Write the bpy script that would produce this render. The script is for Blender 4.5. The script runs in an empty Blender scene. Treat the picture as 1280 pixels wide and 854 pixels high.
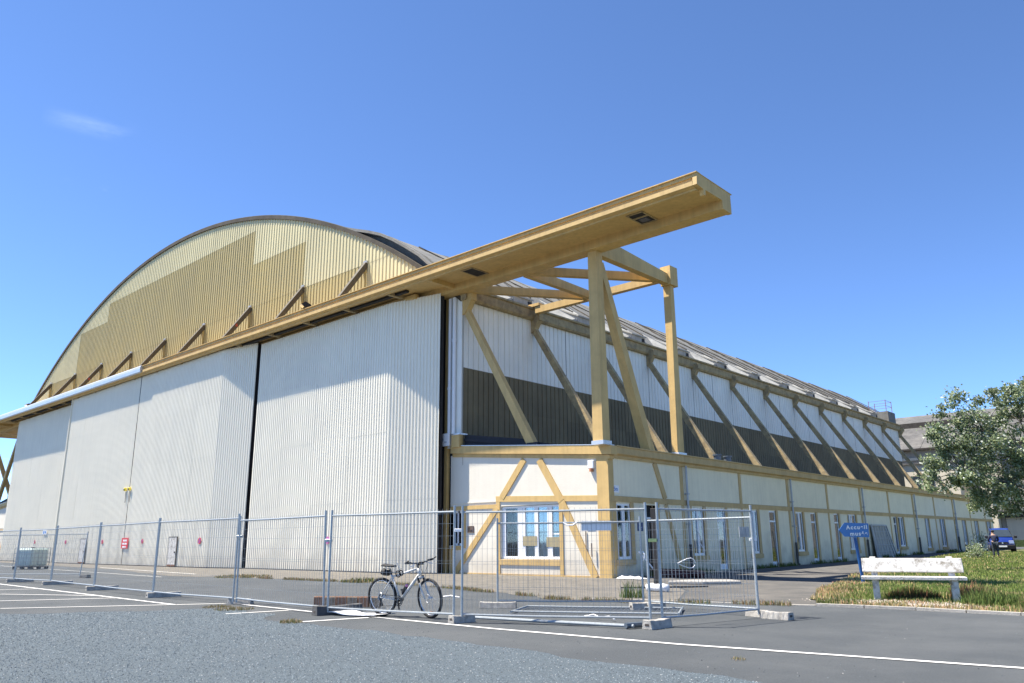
import bpy, bmesh, math, random
from math import radians, sin, cos, pi, sqrt, atan2
from mathutils import Vector, Matrix, noise as mnoise
random.seed(7)
S = bpy.context.scene
COL = S.collection

# ------------------------------------------------------------------ camera
cd = bpy.data.cameras.new('camera'); cam = bpy.data.objects.new('camera', cd); COL.objects.link(cam)
S.camera = cam
CY, CP, CR = -.7361, .2501, -.0082
F = Vector((sin(CY)*cos(CP), cos(CY)*cos(CP), sin(CP)))
R0 = Vector((cos(CY), -sin(CY), 0)); U0 = R0.cross(F)
R_ = R0*cos(CR)+U0*sin(CR); U_ = -R0*sin(CR)+U0*cos(CR)
m = Matrix((R_, U_, -F)).transposed().to_4x4(); m.translation = Vector((19.4727, -27.4777, 1.5))
cam.matrix_world = m
cd.sensor_width = 36; cd.lens = 978.16/1280*36; cd.clip_start = .1; cd.clip_end = 6000

# ------------------------------------------------------------------ world, sun, exposure
SUN = Vector((-.48, -.30, 1.0)).normalized()
w = bpy.data.worlds.new('World'); S.world = w; w.use_nodes = True
nt = w.node_tree; nt.nodes.clear()
sky = nt.nodes.new('ShaderNodeTexSky'); sky.sky_type = 'NISHITA'; sky.sun_disc = False
sky.sun_elevation = math.asin(SUN.z); sky.sun_rotation = atan2(SUN.x, SUN.y)
sky.air_density = .61; sky.dust_density = .0; sky.ozone_density = 8.5; sky.altitude = 800
tc = nt.nodes.new('ShaderNodeTexCoord'); mp = nt.nodes.new('ShaderNodeMapping'); mp.inputs['Scale'].default_value = (2.2, 2.2, 9)
nz = nt.nodes.new('ShaderNodeTexNoise'); nz.inputs['Scale'].default_value = 2.3; nz.inputs['Detail'].default_value = 9; nz.inputs['Roughness'].default_value = .62
rp = nt.nodes.new('ShaderNodeValToRGB'); rp.color_ramp.elements[0].position = .46; rp.color_ramp.elements[1].position = .70
rp.color_ramp.elements[1].color = (.5, .5, .5, 1)
mx = nt.nodes.new('ShaderNodeMixRGB'); mx.inputs[2].default_value = (9.0, 9.6, 10.4, 1)
bg = nt.nodes.new('ShaderNodeBackground'); bg.inputs[1].default_value = .12
wo = nt.nodes.new('ShaderNodeOutputWorld')
L = nt.links.new
L(tc.outputs['Generated'], mp.inputs[0]); L(mp.outputs[0], nz.inputs[0]); L(nz.outputs['Fac'], rp.inputs[0])
cover = None
for d, lo, amt, th in (((-.856, .264, .444), .9988, .17, .014), ((-.878, .287, .383), .9992, .15, .009), ((-.961, .261, .088), .996, .9, .05), ((.5, -.6, .45), .97, .4, .06)):
    dn = nt.nodes.new('ShaderNodeVectorMath'); dn.operation = 'DOT_PRODUCT'; dn.inputs[1].default_value = Vector(d).normalized(); L(tc.outputs['Generated'], dn.inputs[0])
    mr = nt.nodes.new('ShaderNodeMapRange'); mr.inputs[1].default_value = lo; mr.inputs[2].default_value = 1.0; mr.inputs[4].default_value = amt; L(dn.outputs['Value'], mr.inputs[0])
    sx_ = nt.nodes.new('ShaderNodeSeparateXYZ'); L(tc.outputs['Generated'], sx_.inputs[0])
    s1 = nt.nodes.new('ShaderNodeMath'); s1.operation = 'SUBTRACT'; L(sx_.outputs[2], s1.inputs[0]); s1.inputs[1].default_value = Vector(d).normalized().z
    s2 = nt.nodes.new('ShaderNodeMath'); s2.operation = 'ABSOLUTE'; L(s1.outputs[0], s2.inputs[0])
    s3 = nt.nodes.new('ShaderNodeMapRange'); s3.interpolation_type = 'SMOOTHSTEP'; s3.inputs[1].default_value = 0; s3.inputs[2].default_value = th; s3.inputs[3].default_value = 1; s3.inputs[4].default_value = 0; L(s2.outputs[0], s3.inputs[0])
    s4 = nt.nodes.new('ShaderNodeMath'); s4.operation = 'MULTIPLY'; L(mr.outputs[0], s4.inputs[0]); L(s3.outputs[0], s4.inputs[1])
    mr = s4
    if cover is None: cover = mr.outputs[0]
    else:
        ad = nt.nodes.new('ShaderNodeMath'); ad.operation = 'ADD'; L(cover, ad.inputs[0]); L(mr.outputs[0], ad.inputs[1]); cover = ad.outputs[0]
ml = nt.nodes.new('ShaderNodeMath'); ml.operation = 'MULTIPLY'; ml.use_clamp = True; L(cover, ml.inputs[0]); L(rp.outputs[0], ml.inputs[1])
L(ml.outputs[0], mx.inputs[0]); L(sky.outputs[0], mx.inputs[1]); L(mx.outputs[0], bg.inputs[0]); L(bg.outputs[0], wo.inputs[0])
sd = bpy.data.lights.new('sun', 'SUN'); sd.energy = 5.0; sd.angle = radians(.53); sd.color = (1, .92, .80)
so = bpy.data.objects.new('sun', sd); COL.objects.link(so)
so.rotation_euler = (-SUN).to_track_quat('-Z', 'Y').to_euler(); so.location = (-40, -40, 80)
S.view_settings.view_transform = 'Standard'; S.view_settings.look = 'None'
S.view_settings.exposure = 1.32; S.view_settings.gamma = 1
S.render.engine = 'CYCLES'

# ------------------------------------------------------------------ materials
MATS = {}
def mat(name, col, rough=.7, var=.12, scale=3., streak=0., metal=0., bump=0., bscale=40., col2=None, stretch=(1, 1, 1), spec=.4, dirt=None, dscale=.6, dlo=.5, dhi=.7, objvar=0., foot=0.):
    if name in MATS: return MATS[name]
    M = bpy.data.materials.new(name); M.use_nodes = True; n = M.node_tree; ns = n.nodes; l = n.links.new
    b = ns['Principled BSDF']; b.inputs['Roughness'].default_value = rough; b.inputs['Metallic'].default_value = metal
    b.inputs['Specular IOR Level'].default_value = spec
    t = ns.new('ShaderNodeTexCoord'); geo = ns.new('ShaderNodeNewGeometry')
    mpp = ns.new('ShaderNodeMapping'); mpp.inputs['Scale'].default_value = stretch; l(geo.outputs['Position'], mpp.inputs[0])
    x = ns.new('ShaderNodeTexNoise'); x.inputs['Scale'].default_value = scale; x.inputs['Detail'].default_value = 8; x.inputs['Roughness'].default_value = .65
    l(mpp.outputs[0], x.inputs[0])
    r = ns.new('ShaderNodeMapRange'); r.inputs[1].default_value = .3; r.inputs[2].default_value = .7
    l(x.outputs['Fac'], r.inputs[0])
    mix = ns.new('ShaderNodeMixRGB'); l(r.outputs[0], mix.inputs[0])
    c2 = col2 or tuple(c*(1-var*2) for c in col)
    mix.inputs[1].default_value = (*c2, 1); mix.inputs[2].default_value = (*col, 1)
    out = mix.outputs[0]
    if streak:
        m2 = ns.new('ShaderNodeMapping'); m2.inputs['Scale'].default_value = (3, 3, .12); l(geo.outputs['Position'], m2.inputs[0])
        x2 = ns.new('ShaderNodeTexNoise'); x2.inputs['Scale'].default_value = 1.7; x2.inputs['Detail'].default_value = 6; l(m2.outputs[0], x2.inputs[0])
        r2 = ns.new('ShaderNodeMapRange'); r2.inputs[1].default_value = .42; r2.inputs[2].default_value = .72; r2.inputs[4].default_value = streak; l(x2.outputs['Fac'], r2.inputs[0])
        k = ns.new('ShaderNodeMixRGB'); l(r2.outputs[0], k.inputs[0]); l(out, k.inputs[1]); k.inputs[2].default_value = (*[c*.45 for c in col], 1); out = k.outputs[0]
    if dirt:
        x3 = ns.new('ShaderNodeTexNoise'); x3.inputs['Scale'].default_value = dscale; x3.inputs['Detail'].default_value = 10; x3.inputs['Roughness'].default_value = .7; l(geo.outputs['Position'], x3.inputs[0])
        r3 = ns.new('ShaderNodeMapRange'); r3.inputs[1].default_value = dlo; r3.inputs[2].default_value = dhi; l(x3.outputs['Fac'], r3.inputs[0])
        k = ns.new('ShaderNodeMixRGB'); l(r3.outputs[0], k.inputs[0]); l(out, k.inputs[1]); k.inputs[2].default_value = (*dirt, 1); out = k.outputs[0]
    if foot:          # splash-back grime rising from the ground in uneven tongues
        sz = ns.new('ShaderNodeSeparateXYZ'); l(geo.outputs['Position'], sz.inputs[0])
        x4 = ns.new('ShaderNodeTexNoise'); x4.inputs['Scale'].default_value = 1.3; x4.inputs['Detail'].default_value = 8; l(geo.outputs['Position'], x4.inputs[0])
        hz = ns.new('ShaderNodeMath'); hz.operation = 'MULTIPLY_ADD'; hz.inputs[1].default_value = -2.6; l(x4.outputs['Fac'], hz.inputs[0]); l(sz.outputs[2], hz.inputs[2])
        r4 = ns.new('ShaderNodeMapRange'); r4.inputs[1].default_value = -1.3; r4.inputs[2].default_value = .1; r4.inputs[3].default_value = foot; r4.inputs[4].default_value = 0; l(hz.outputs[0], r4.inputs[0])
        k = ns.new('ShaderNodeMixRGB'); l(r4.outputs[0], k.inputs[0]); l(out, k.inputs[1]); k.inputs[2].default_value = (.30, .24, .17, 1); out = k.outputs[0]
    if objvar:        # every sheet has aged a little differently
        oi = ns.new('ShaderNodeObjectInfo'); r5 = ns.new('ShaderNodeMapRange'); r5.inputs[3].default_value = 1-objvar; r5.inputs[4].default_value = 1.0; l(oi.outputs['Random'], r5.inputs[0])
        k = ns.new('ShaderNodeMixRGB'); k.blend_type = 'MULTIPLY'; k.inputs[0].default_value = 1; l(out, k.inputs[1]); l(r5.outputs[0], k.inputs[2]); out = k.outputs[0]
    l(out, b.inputs['Base Color'])
    if bump:
        xb = ns.new('ShaderNodeTexNoise'); xb.inputs['Scale'].default_value = bscale; xb.inputs['Detail'].default_value = 5; l(geo.outputs['Position'], xb.inputs[0])
        bp_ = ns.new('ShaderNodeBump'); bp_.inputs['Strength'].default_value = bump; bp_.inputs['Distance'].default_value = .02
        l(xb.outputs['Fac'], bp_.inputs['Height']); l(bp_.outputs[0], b.inputs['Normal'])
    MATS[name] = M; return M

m_ochre = mat('ochre_paint', (.66, .45, .175), .62, .11, 1.2, .30, bump=.15, bscale=9)
m_ochre_old = mat('weathered_ochre_paint', (.52, .40, .215), .88, .22, 2.5, .42, bump=.4, bscale=12, dirt=(.20, .155, .10), dscale=1.9, dlo=.48, dhi=.70)
m_cornice = mat('cornice_ochre', (.60, .42, .19), .75, .12, 1.2, .22, bump=.2, bscale=10)
m_door = mat('door_white_cladding', (.88, .83, .69), .5, .03, .5, .08, objvar=.03, foot=.28)
m_cream = mat('cream_cladding', (.72, .64, .37), .55, .06, .4, .18, objvar=.09)
m_must = mat('mustard_cladding', (.50, .40, .165), .6, .16, .35, .30, col2=(.43, .355, .17), objvar=.12)
m_sidewhite = mat('pale_side_cladding', (.88, .86, .78), .5, .05, .8, .15, objvar=.06)
m_brown = mat('brown_side_cladding', (.22, .175, .095), .7, .15, .6, .35, objvar=.2)
m_plaster = mat('cream_plaster', (.74, .695, .59), .9, .04, .9, .07, foot=.35, bump=.25, bscale=14)
m_plaster_dirty = mat('weathered_plaster', (.89, .80, .58), .92, .07, .8, .14, foot=.5, objvar=.03, bump=.3, bscale=14)
m_conc = mat('roof_concrete', (.29, .29, .27), .95, .30, .9, .35, bump=.7, bscale=6, dirt=(.11, .11, .10), dscale=.9, dlo=.48, dhi=.72)
m_rim = mat('roof_rim', (.085, .075, .06), .95, .3, 1.2)
m_block = mat('fence_foot_concrete', (.47, .45, .41), .95, .25, 9, 0, bump=.8, bscale=60)
m_asph = mat('asphalt', (.082, .092, .100), .93, .17, 38., 0, bump=.6, bscale=220, spec=.25, dirt=(.098, .106, .111), dscale=.35, dlo=.42, dhi=.70)
m_asph2 = mat('old_path_asphalt', (.12, .118, .112), .95, .2, 35., 0, bump=.6, bscale=150, spec=.2, dirt=(.155, .145, .13), dscale=.6, dlo=.45, dhi=.7)
m_gravelbed = mat('grey_chippings', (.130, .165, .190), .9, .30, 34, 0, bump=1.0, bscale=110, spec=.25, dirt=(.10, .12, .135), dscale=.5, dlo=.5, dhi=.8)
m_apron = mat('concrete_apron', (.175, .162, .14), .95, .2, 5, 0, bump=.6, bscale=40, dirt=(.10, .096, .085), dscale=1.3, dlo=.45, dhi=.62)
m_line = mat('road_paint', (.72, .72, .70), .8, .10, 30, 0, dirt=(.30, .30, .30), dscale=9, dlo=.60, dhi=.74)
m_soil = mat('grass_soil', (.12, .135, .045), .98, .3, 1.6, 0, bump=.8, bscale=30, dirt=(.24, .20, .11), dscale=.8, dlo=.53, dhi=.68)
m_galv = mat('galvanised_tube', (.40, .44, .46), .45, .15, 25, 0, metal=.4)
m_galvdark = mat('dark_galvanised_tube', (.13, .16, .19), .5, .12, 25, 0, metal=.4)
m_wire = mat('fence_wire', (.30, .33, .35), .5, .1, 20, metal=.4)
m_alu = mat('aluminium_flashing', (.66, .67, .68), .35, .08, 2, .1, metal=.45)
m_zinc = mat('grey_downpipe', (.44, .46, .48), .5, .1, 4, .1, metal=.3)
m_pvcwhite = mat('white_pvc', (.80, .81, .82), .35, .03, 6)
m_black = mat('black_rubber', (.018, .018, .020), .7, .2, 8)
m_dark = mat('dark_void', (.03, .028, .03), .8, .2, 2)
m_steel = mat('dark_steel_brace', (.10, .085, .062), .75, .2, 3, .2)
m_net = mat('pale_net_curtain', (.66, .70, .70), .9, .12, 6, 0, stretch=(6, 6, .15))
m_curtain = mat('blue_grey_curtain', (.42, .52, .58), .9, .25, 6, 0, stretch=(6, 6, .15))
m_kraft = mat('brown_paper', (.37, .32, .20), .9, .1, 3)
m_paint_white = mat('peeling_white_paint', (.62, .61, .58), .8, .13, 9, .22, bump=.5, bscale=30, dirt=(.22, .20, .165), dscale=5, dlo=.50, dhi=.64, stretch=(1, 1, 1))
m_signblue = mat('sign_blue', (.075, .21, .50), .5, .06, 4)
m_postblue = mat('post_blue', (.015, .085, .27), .45, .1, 4)
m_white = mat('plain_white', (.82, .82, .82), .6, .02, 5)
m_red = mat('sign_red', (.62, .03, .03), .5, .05, 5)
m_pink = mat('faded_magenta', (.52, .16, .36), .6, .1, 10)
m_navy = mat('navy_print', (.03, .055, .16), .5, .1, 6)
m_brick = mat('clay_brick', (.46, .25, .15), .9, .3, 14, 0, bump=.4, bscale=60)
m_bricktan = mat('pale_clay_brick', (.50, .36, .24), .9, .3, 14, 0, bump=.4, bscale=60)
m_tyre = mat('tyre_rubber', (.022, .022, .024), .8, .2, 30)
m_bikeframe = mat('bike_silver_paint', (.55, .56, .55), .35, .04, 10)
m_chrome = mat('bright_metal', (.66, .67, .68), .25, .05, 10, metal=.8)
m_yellow = mat('yellow_lamp_housing', (.75, .62, .06), .5, .05, 5)
m_carblue = mat('car_blue_paint', (.012, .035, .22), .25, .05, 3, metal=.1, spec=.6)
m_carglass = mat('car_glass', (.04, .055, .07), .08, .1, 3, spec=.7)
m_roofgrey = mat('far_roof_slate', (.125, .125, .125), .95, .25, 1.6, .2, dirt=(.16, .155, .145), dscale=.35, dlo=.45, dhi=.7)
m_roofdark = mat('far_roof_vent', (.07, .062, .055), .95, .3, 2.0)
m_farwall = mat('far_wall_beige', (.42, .385, .32), .9, .15, .6, .3)
m_farcream = mat('far_wall_cream', (.66, .60, .47), .9, .06, .8, .15)
m_bark = mat('grey_bark', (.16, .14, .115), .95, .3, 8, 0, bump=.8, bscale=25)
m_bitumen = mat('bitumen_felt', (.035, .035, .042), .85, .2, 2)
m_skin = mat('skin', (.50, .30, .21), .6, .05, 8)
m_jean = mat('dark_jeans', (.035, .045, .06), .9, .15, 12)
m_jacket = mat('navy_jacket', (.015, .02, .05), .85, .15, 12)
m_hair = mat('dark_hair', (.02, .015, .012), .7, .2, 20)
m_ibc = mat('milky_plastic_tank', (.50, .60, .56), .4, .12, 2)
m_wood = mat('weathered_wood', (.24, .19, .13), .9, .25, 5)
m_darkred = mat('dark_red_carpet', (.10, .035, .035), .9, .3, 8)
m_orange = mat('orange_reflector', (.75, .2, .04), .4, .05, 5)

def glass_mat():
    M = bpy.data.materials.new('window_glass'); M.use_nodes = True; n = M.node_tree; ns = n.nodes; ns.clear()
    o = ns.new('ShaderNodeOutputMaterial'); g = ns.new('ShaderNodeBsdfGlossy'); g.inputs['Roughness'].default_value = .03; g.inputs[0].default_value = (.9, .95, 1, 1)
    t = ns.new('ShaderNodeBsdfTransparent'); t.inputs[0].default_value = (.82, .90, .93, 1)
    f = ns.new('ShaderNodeFresnel'); f.inputs[0].default_value = 1.5
    a = ns.new('ShaderNodeMath'); a.operation = 'MULTIPLY_ADD'; a.inputs[1].default_value = 1.4; a.inputs[2].default_value = .04; a.use_clamp = True
    mix = ns.new('ShaderNodeMixShader'); l = n.links.new
    l(f.outputs[0], a.inputs[0]); l(a.outputs[0], mix.inputs[0]); l(t.outputs[0], mix.inputs[1]); l(g.outputs[0], mix.inputs[2]); l(mix.outputs[0], o.inputs[0])
    return M
m_glass = glass_mat()
def attr_mat(name, rough=.8, trans=.0):
    M = bpy.data.materials.new(name); M.use_nodes = True; n = M.node_tree; b = n.nodes['Principled BSDF']
    a = n.nodes.new('ShaderNodeAttribute'); a.attribute_name = 'col'
    n.links.new(a.outputs['Color'], b.inputs['Base Color']); b.inputs['Roughness'].default_value = rough; b.inputs['Specular IOR Level'].default_value = .25
    if trans:
        tr = n.nodes.new('ShaderNodeBsdfTranslucent'); mxs = n.nodes.new('ShaderNodeMixShader'); mxs.inputs[0].default_value = trans
        n.links.new(a.outputs['Color'], tr.inputs[0]); n.links.new(b.outputs[0], mxs.inputs[1]); n.links.new(tr.outputs[0], mxs.inputs[2])
        n.links.new(mxs.outputs[0], n.nodes['Material Output'].inputs[0])
    return M
m_leaf = attr_mat('leaf_variation', .55, .35); m_blade = attr_mat('grass_variation', .8, .2); m_stone = attr_mat('stone_variation', .85)

# ------------------------------------------------------------------ helpers
class MB:
    def __init__(s): s.v = []; s.f = []; s.mi = []; s.cur = 0
    def add(s, vs, fs):
        o = len(s.v); s.v += [tuple(v) for v in vs]; s.f += [tuple(i+o for i in f) for f in fs]; s.mi += [s.cur]*len(fs); return s
    def box(s, x0, x1, y0, y1, z0, z1):
        if x0 > x1: x0, x1 = x1, x0
        if y0 > y1: y0, y1 = y1, y0
        if z0 > z1: z0, z1 = z1, z0
        return s.add([(x0,y0,z0),(x1,y0,z0),(x1,y1,z0),(x0,y1,z0),(x0,y0,z1),(x1,y0,z1),(x1,y1,z1),(x0,y1,z1)],
              [(0,3,2,1),(4,5,6,7),(0,1,5,4),(1,2,6,5),(2,3,7,6),(3,0,4,7)])
    def beam(s, a, b, w, h, up=(0, 0, 1), w2=None, h2=None):
        a = Vector(a); b = Vector(b); d = (b-a).normalized(); u = Vector(up)
        r = d.cross(u)
        if r.length < 1e-4: r = d.cross(Vector((1, 0, 0)))
        r.normalize(); u = r.cross(d).normalized(); w2 = w2 or w; h2 = h2 or h
        vs = []
        for p, ww, hh in ((a, w, h), (b, w2, h2)):
            for i, j in ((-1,-1),(1,-1),(1,1),(-1,1)): vs.append(p+r*i*ww/2+u*j*hh/2)
        return s.add(vs, [(0,1,2,3),(7,6,5,4),(0,4,5,1),(1,5,6,2),(2,6,7,3),(3,7,4,0)])
    def tube(s, pts, r, n=8, r2=None, cap=True):
        pts = [Vector(p) for p in pts]; N = len(pts); o = len(s.v); prev = None
        for i, p in enumerate(pts):
            d = (pts[min(i+1, N-1)]-pts[max(i-1, 0)]).normalized()
            a = Vector((0, 0, 1)) if abs(d.z) < .9 else Vector((1, 0, 0))
            if prev is not None: a = prev
            x = d.cross(a)
            if x.length < 1e-5: x = d.cross(Vector((0, 1, 0)))
            x.normalize(); y = x.cross(d).normalized(); prev = y
            rr = r if r2 is None else r+(r2-r)*i/max(1, N-1)
            for k in range(n):
                t = 2*pi*k/n; s.v.append(tuple(p+x*cos(t)*rr+y*sin(t)*rr))
        for i in range(N-1):
            for k in range(n):
                s.f.append((o+i*n+k, o+i*n+(k+1)%n, o+(i+1)*n+(k+1)%n, o+(i+1)*n+k)); s.mi.append(s.cur)
        if cap:
            s.f.append(tuple(o+k for k in range(n))[::-1]); s.f.append(tuple(o+(N-1)*n+k for k in range(n))); s.mi += [s.cur]*2
        return s
    def prism(s, poly, axis, a, b):
        # poly: 2-D points in the plane across axis, extruded from a to b
        def P(p, t): return {'x': (t, p[0], p[1]), 'y': (p[0], t, p[1]), 'z': (p[0], p[1], t)}[axis]
        n = len(poly)
        return s.add([P(p, a) for p in poly]+[P(p, b) for p in poly],
              [tuple(range(n)), tuple(range(2*n-1, n-1, -1))]+[(i, n+i, n+(i+1)%n, (i+1)%n) for i in range(n)])
    def torus(s, c, R, r, ax='y', n=32, k=8, M=None):
        o = len(s.v)
        for i in range(n):
            t = 2*pi*i/n
            for j in range(k):
                q = 2*pi*j/k; rr = R+r*cos(q); p = Vector((rr*cos(t), r*sin(q), rr*sin(t)))
                if ax == 'z': p = Vector((p.x, p.z, p.y))
                s.v.append(tuple(Vector(c)+p))
        for i in range(n):
            for j in range(k):
                s.f.append((o+i*k+j, o+((i+1)%n)*k+j, o+((i+1)%n)*k+(j+1)%k, o+i*k+(j+1)%k)); s.mi.append(s.cur)
        return s
    def xf(s, M):
        s.v = [tuple(M @ Vector(v)) for v in s.v]; return s
MIRROR = [None]
def obj(name, mb, mats, parent=None, kind=None, label=None, bevel=0, smooth=False, recalc=True):
    me = bpy.data.meshes.new(name)
    vs = mb.v
    if MIRROR[0] is not None: vs = [(MIRROR[0]-x, y, z) for x, y, z in vs]
    me.from_pydata(vs, [], mb.f)
    if not isinstance(mats, (list, tuple)): mats = [mats]
    for q in mats: me.materials.append(q)
    if len(mats) > 1: me.polygons.foreach_set('material_index', mb.mi)
    if recalc:
        b = bmesh.new(); b.from_mesh(me); bmesh.ops.recalc_face_normals(b, faces=b.faces)
        if bevel: bmesh.ops.bevel(b, geom=list(b.edges), offset=bevel, segments=1, affect='EDGES')
        b.to_mesh(me); b.free()
    if smooth: me.polygons.foreach_set('use_smooth', [True]*len(me.polygons))
    o = bpy.data.objects.new(name, me); COL.objects.link(o)
    if parent: 
        o.parent = parent
        if parent.type == 'EMPTY' and not LOCAL[0]: o.matrix_parent_inverse = parent.matrix_basis.inverted()
    if kind: o['kind'] = kind
    if label: o['label'] = label
    return o
LOCAL = [False]      # True: part coordinates are given in the thing's own frame
def thing(name, label, cat, loc=(0, 0, 0), rz=0, group=None):
    o = bpy.data.objects.new(name, None); COL.objects.link(o); o.location = loc; o.rotation_euler = (0, 0, rz)
    o.empty_display_size = .3
    o['label'] = label; o['category'] = cat
    if group: o['group'] = group
    return o
def tag(o, label, cat, group=None):
    o['label'] = label; o['category'] = cat
    if group: o['group'] = group
    return o
def dup(root, loc=None, rz=None, label=None, group=None):
    r = root.copy(); COL.objects.link(r)
    if loc is not None: r.location = loc
    if rz is not None: r.rotation_euler = (0, 0, rz)
    if label: r['label'] = label
    if group: r['group'] = group
    for ch in list(root.children):
        c = ch.copy(); COL.objects.link(c); c.parent = r
        for g in list(ch.children):
            d = g.copy(); COL.objects.link(d); d.parent = c
    return r
def sm(a, b, x):
    t = max(0, min(1, (x-a)/(b-a))); return t*t*(3-2*t)
def gh(x, y): return .30*sm(14, 50, y)          # height of the ground
def corr(path, z0, z1, pitch=.36, depth=.07, mb=None, s0=None, s1=None, prof=((0, 0), (.44, 0), (.56, 1), (.88, 1))):
    """corrugated cladding along a plan polyline; ribs stand out to the right-hand (outer) side. z0, z1: numbers or functions of (x,y)"""
    mb = mb or MB()
    P = [Vector(p) for p in path]; segs = []; tot = 0
    for a, b in zip(P, P[1:]): segs.append((tot, tot+(b-a).length, a, b)); tot += (b-a).length
    s0 = 0 if s0 is None else s0; s1 = tot if s1 is None else s1
    def at(s):
        for a0, a1, a, b in segs:
            if s <= a1+1e-6:
                d = (b-a).normalized(); return a+d*(s-a0), Vector((d.y, -d.x))
        a0, a1, a, b = segs[-1]; d = (b-a).normalized(); return b, Vector((d.y, -d.x))
    ss = [(s0, None)]
    k = math.floor(s0/pitch)
    while k*pitch < s1:
        for t, h in prof:
            q = (k+t)*pitch
            if s0 < q < s1: ss.append((q, h))
        k += 1
    ss.append((s1, None)); 
    def hh(s):
        t = (s/pitch) % 1
        pr = list(prof)+[(1, prof[0][1])]
        for (a, ha), (b, hb) in zip(pr, pr[1:]):
            if a <= t <= b: return ha+(hb-ha)*(t-a)/(b-a)
        return 0
    vs = []; fs = []
    for s, h in ss:
        p, nrm = at(s); h = hh(s) if h is None else h; q = p+nrm*h*depth
        a = z0(p.x, p.y) if callable(z0) else z0; b = z1(p.x, p.y) if callable(z1) else z1
        vs += [(q.x, q.y, a), (q.x, q.y, max(a, b))]
    for i in range(len(ss)-1): fs.append((2*i, 2*i+2, 2*i+3, 2*i+1))
    return mb.add(vs, fs)
def text_mesh(body, size, M, name, material, parent, spacing=1.0, ext=.003, align='CENTER', bold=0.0):
    cu = bpy.data.curves.new(name, 'FONT'); cu.body = body; cu.size = size; cu.extrude = ext; cu.align_x = align; cu.space_character = spacing; cu.offset = bold
    t = bpy.data.objects.new(name+'_tmp', cu); COL.objects.link(t)
    dg = bpy.context.evaluated_depsgraph_get(); me = bpy.data.meshes.new_from_object(t.evaluated_get(dg))
    bpy.data.objects.remove(t); me.transform(M); me.materials.clear(); me.materials.append(material); me.name = name
    o = bpy.data.objects.new(name, me); COL.objects.link(o); o.parent = parent
    if parent and parent.type == 'EMPTY' and not LOCAL[0]: o.matrix_parent_inverse = parent.matrix_basis.inverted()
    return o

# ================================================================== GROUND
ys = [-900, -200, -60, 0, 14]+[14+2*i for i in range(1, 19)]+[60, 100, 300, 2500]
mb = MB(); xs = [-2500, -200, 200, 2500]
for y in ys:
    for x in xs: mb.v.append((x, y, gh(x, y)))
for i in range(len(ys)-1):
    for j in range(3): mb.f.append((i*4+j, i*4+j+1, (i+1)*4+j+1, (i+1)*4+j)); mb.mi.append(0)
obj('ground', mb, m_asph, kind='structure')
def sheet(name, poly, z, material, kind='structure', jitter=0, sub=0):
    b = bmesh.new(); vs = [b.verts.new((x, y, 0)) for x, y in poly]; b.faces.new(vs)
    if sub:
        bmesh.ops.triangulate(b, faces=b.faces)
        bmesh.ops.subdivide_edges(b, edges=b.edges, cuts=sub, use_grid_fill=True)
    for v in b.verts:
        v.co.z = gh(v.co.x, v.co.y)+z
        if jitter and not v.is_boundary: v.co.z += jitter*mnoise.noise(v.co*.6)
    bmesh.ops.recalc_face_normals(b, faces=b.faces)
    if sum(f.normal.z for f in b.faces) < 0: bmesh.ops.reverse_faces(b, faces=b.faces)
    me = bpy.data.meshes.new(name); b.to_mesh(me); b.free(); me.materials.append(material)
    o = bpy.data.objects.new(name, me); COL.objects.link(o); o['kind'] = kind; return o
def rough_edge(pts, amp, step=.35, closed=False):
    out = []
    for a, b in zip(pts, pts[1:]):
        a = Vector(a); b = Vector(b); n = max(1, int((b-a).length/step)); d = (b-a).normalized(); pr = Vector((-d.y, d.x))
        for i in range(n):
            p = a+(b-a)*i/n; out.append(tuple(p+pr*amp*mnoise.noise(Vector((p.x*1.3, p.y*1.3, 3)))))
    out.append(tuple(pts[-1])); return out
# chippings in the foreground
gedge = [(-6.5, -24.5), (-3.2, -22.6), (-.9, -20.9), (.0, -19.6), (.6, -18.0), (1.4, -17.5), (3.3, -17.7), (4.6, -18.5), (6.4, -18.35), (9.3, -18.45), (12.1, -18.7), (14.0, -18.8), (15.6, -19.0), (17.6, -19.4), (20, -20)]
gpoly = rough_edge(gedge, .35)+[(26, -24), (30, -34), (10, -40), (-12, -34)]
sheet('gravel_strip', gpoly, .004, m_gravelbed)
def in_poly(x, y, poly):
    c = False; n = len(poly); j = n-1
    for i in range(n):
        xi, yi = poly[i]; xj, yj = poly[j]
        if (yi > y) != (yj > y) and x < (xj-xi)*(y-yi)/(yj-yi)+xi: c = not c
        j = i
    return c
# weathered concrete apron in front of the doors and the lean-to
apoly = [(-80, -2.6), (-60, -4.5), (-34, -6.5), (-19, -9.4), (-15.5, -8.4), (-11.9, -8.2), (-6, -8.0), (-1.2, -8.3), (2.5, -9.4), (5.8, -10.6), (8.2, -10.4), (8.3, -8.8)]
apoly = rough_edge(apoly, .45)+[(6.6, -5.5), (4.4, -2.8), (1.8, -.9), (.4, -.2), (.3, .6), (-80, .6)]
sheet('concrete_apron', apoly, .006, m_apron)
# asphalt path beside the lean-to
sheet('side_path', [(.05, .6), (.45, -.15), (1.9, -.85), (4.5, -2.75), (6.7, -5.45), (8.35, -8.75), (12.0, -8.55), (10.2, -4.6), (9.6, -2.6), (7.3, 6.3), (5.2, 16.3)] +
      [(4.2, 24), (3.0, 36), (1.9, 49), (1.2, 60), (.05, 70), (.05, 50), (.05, 36), (.05, 26), (.05, 14)], .005, m_asph2)
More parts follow.
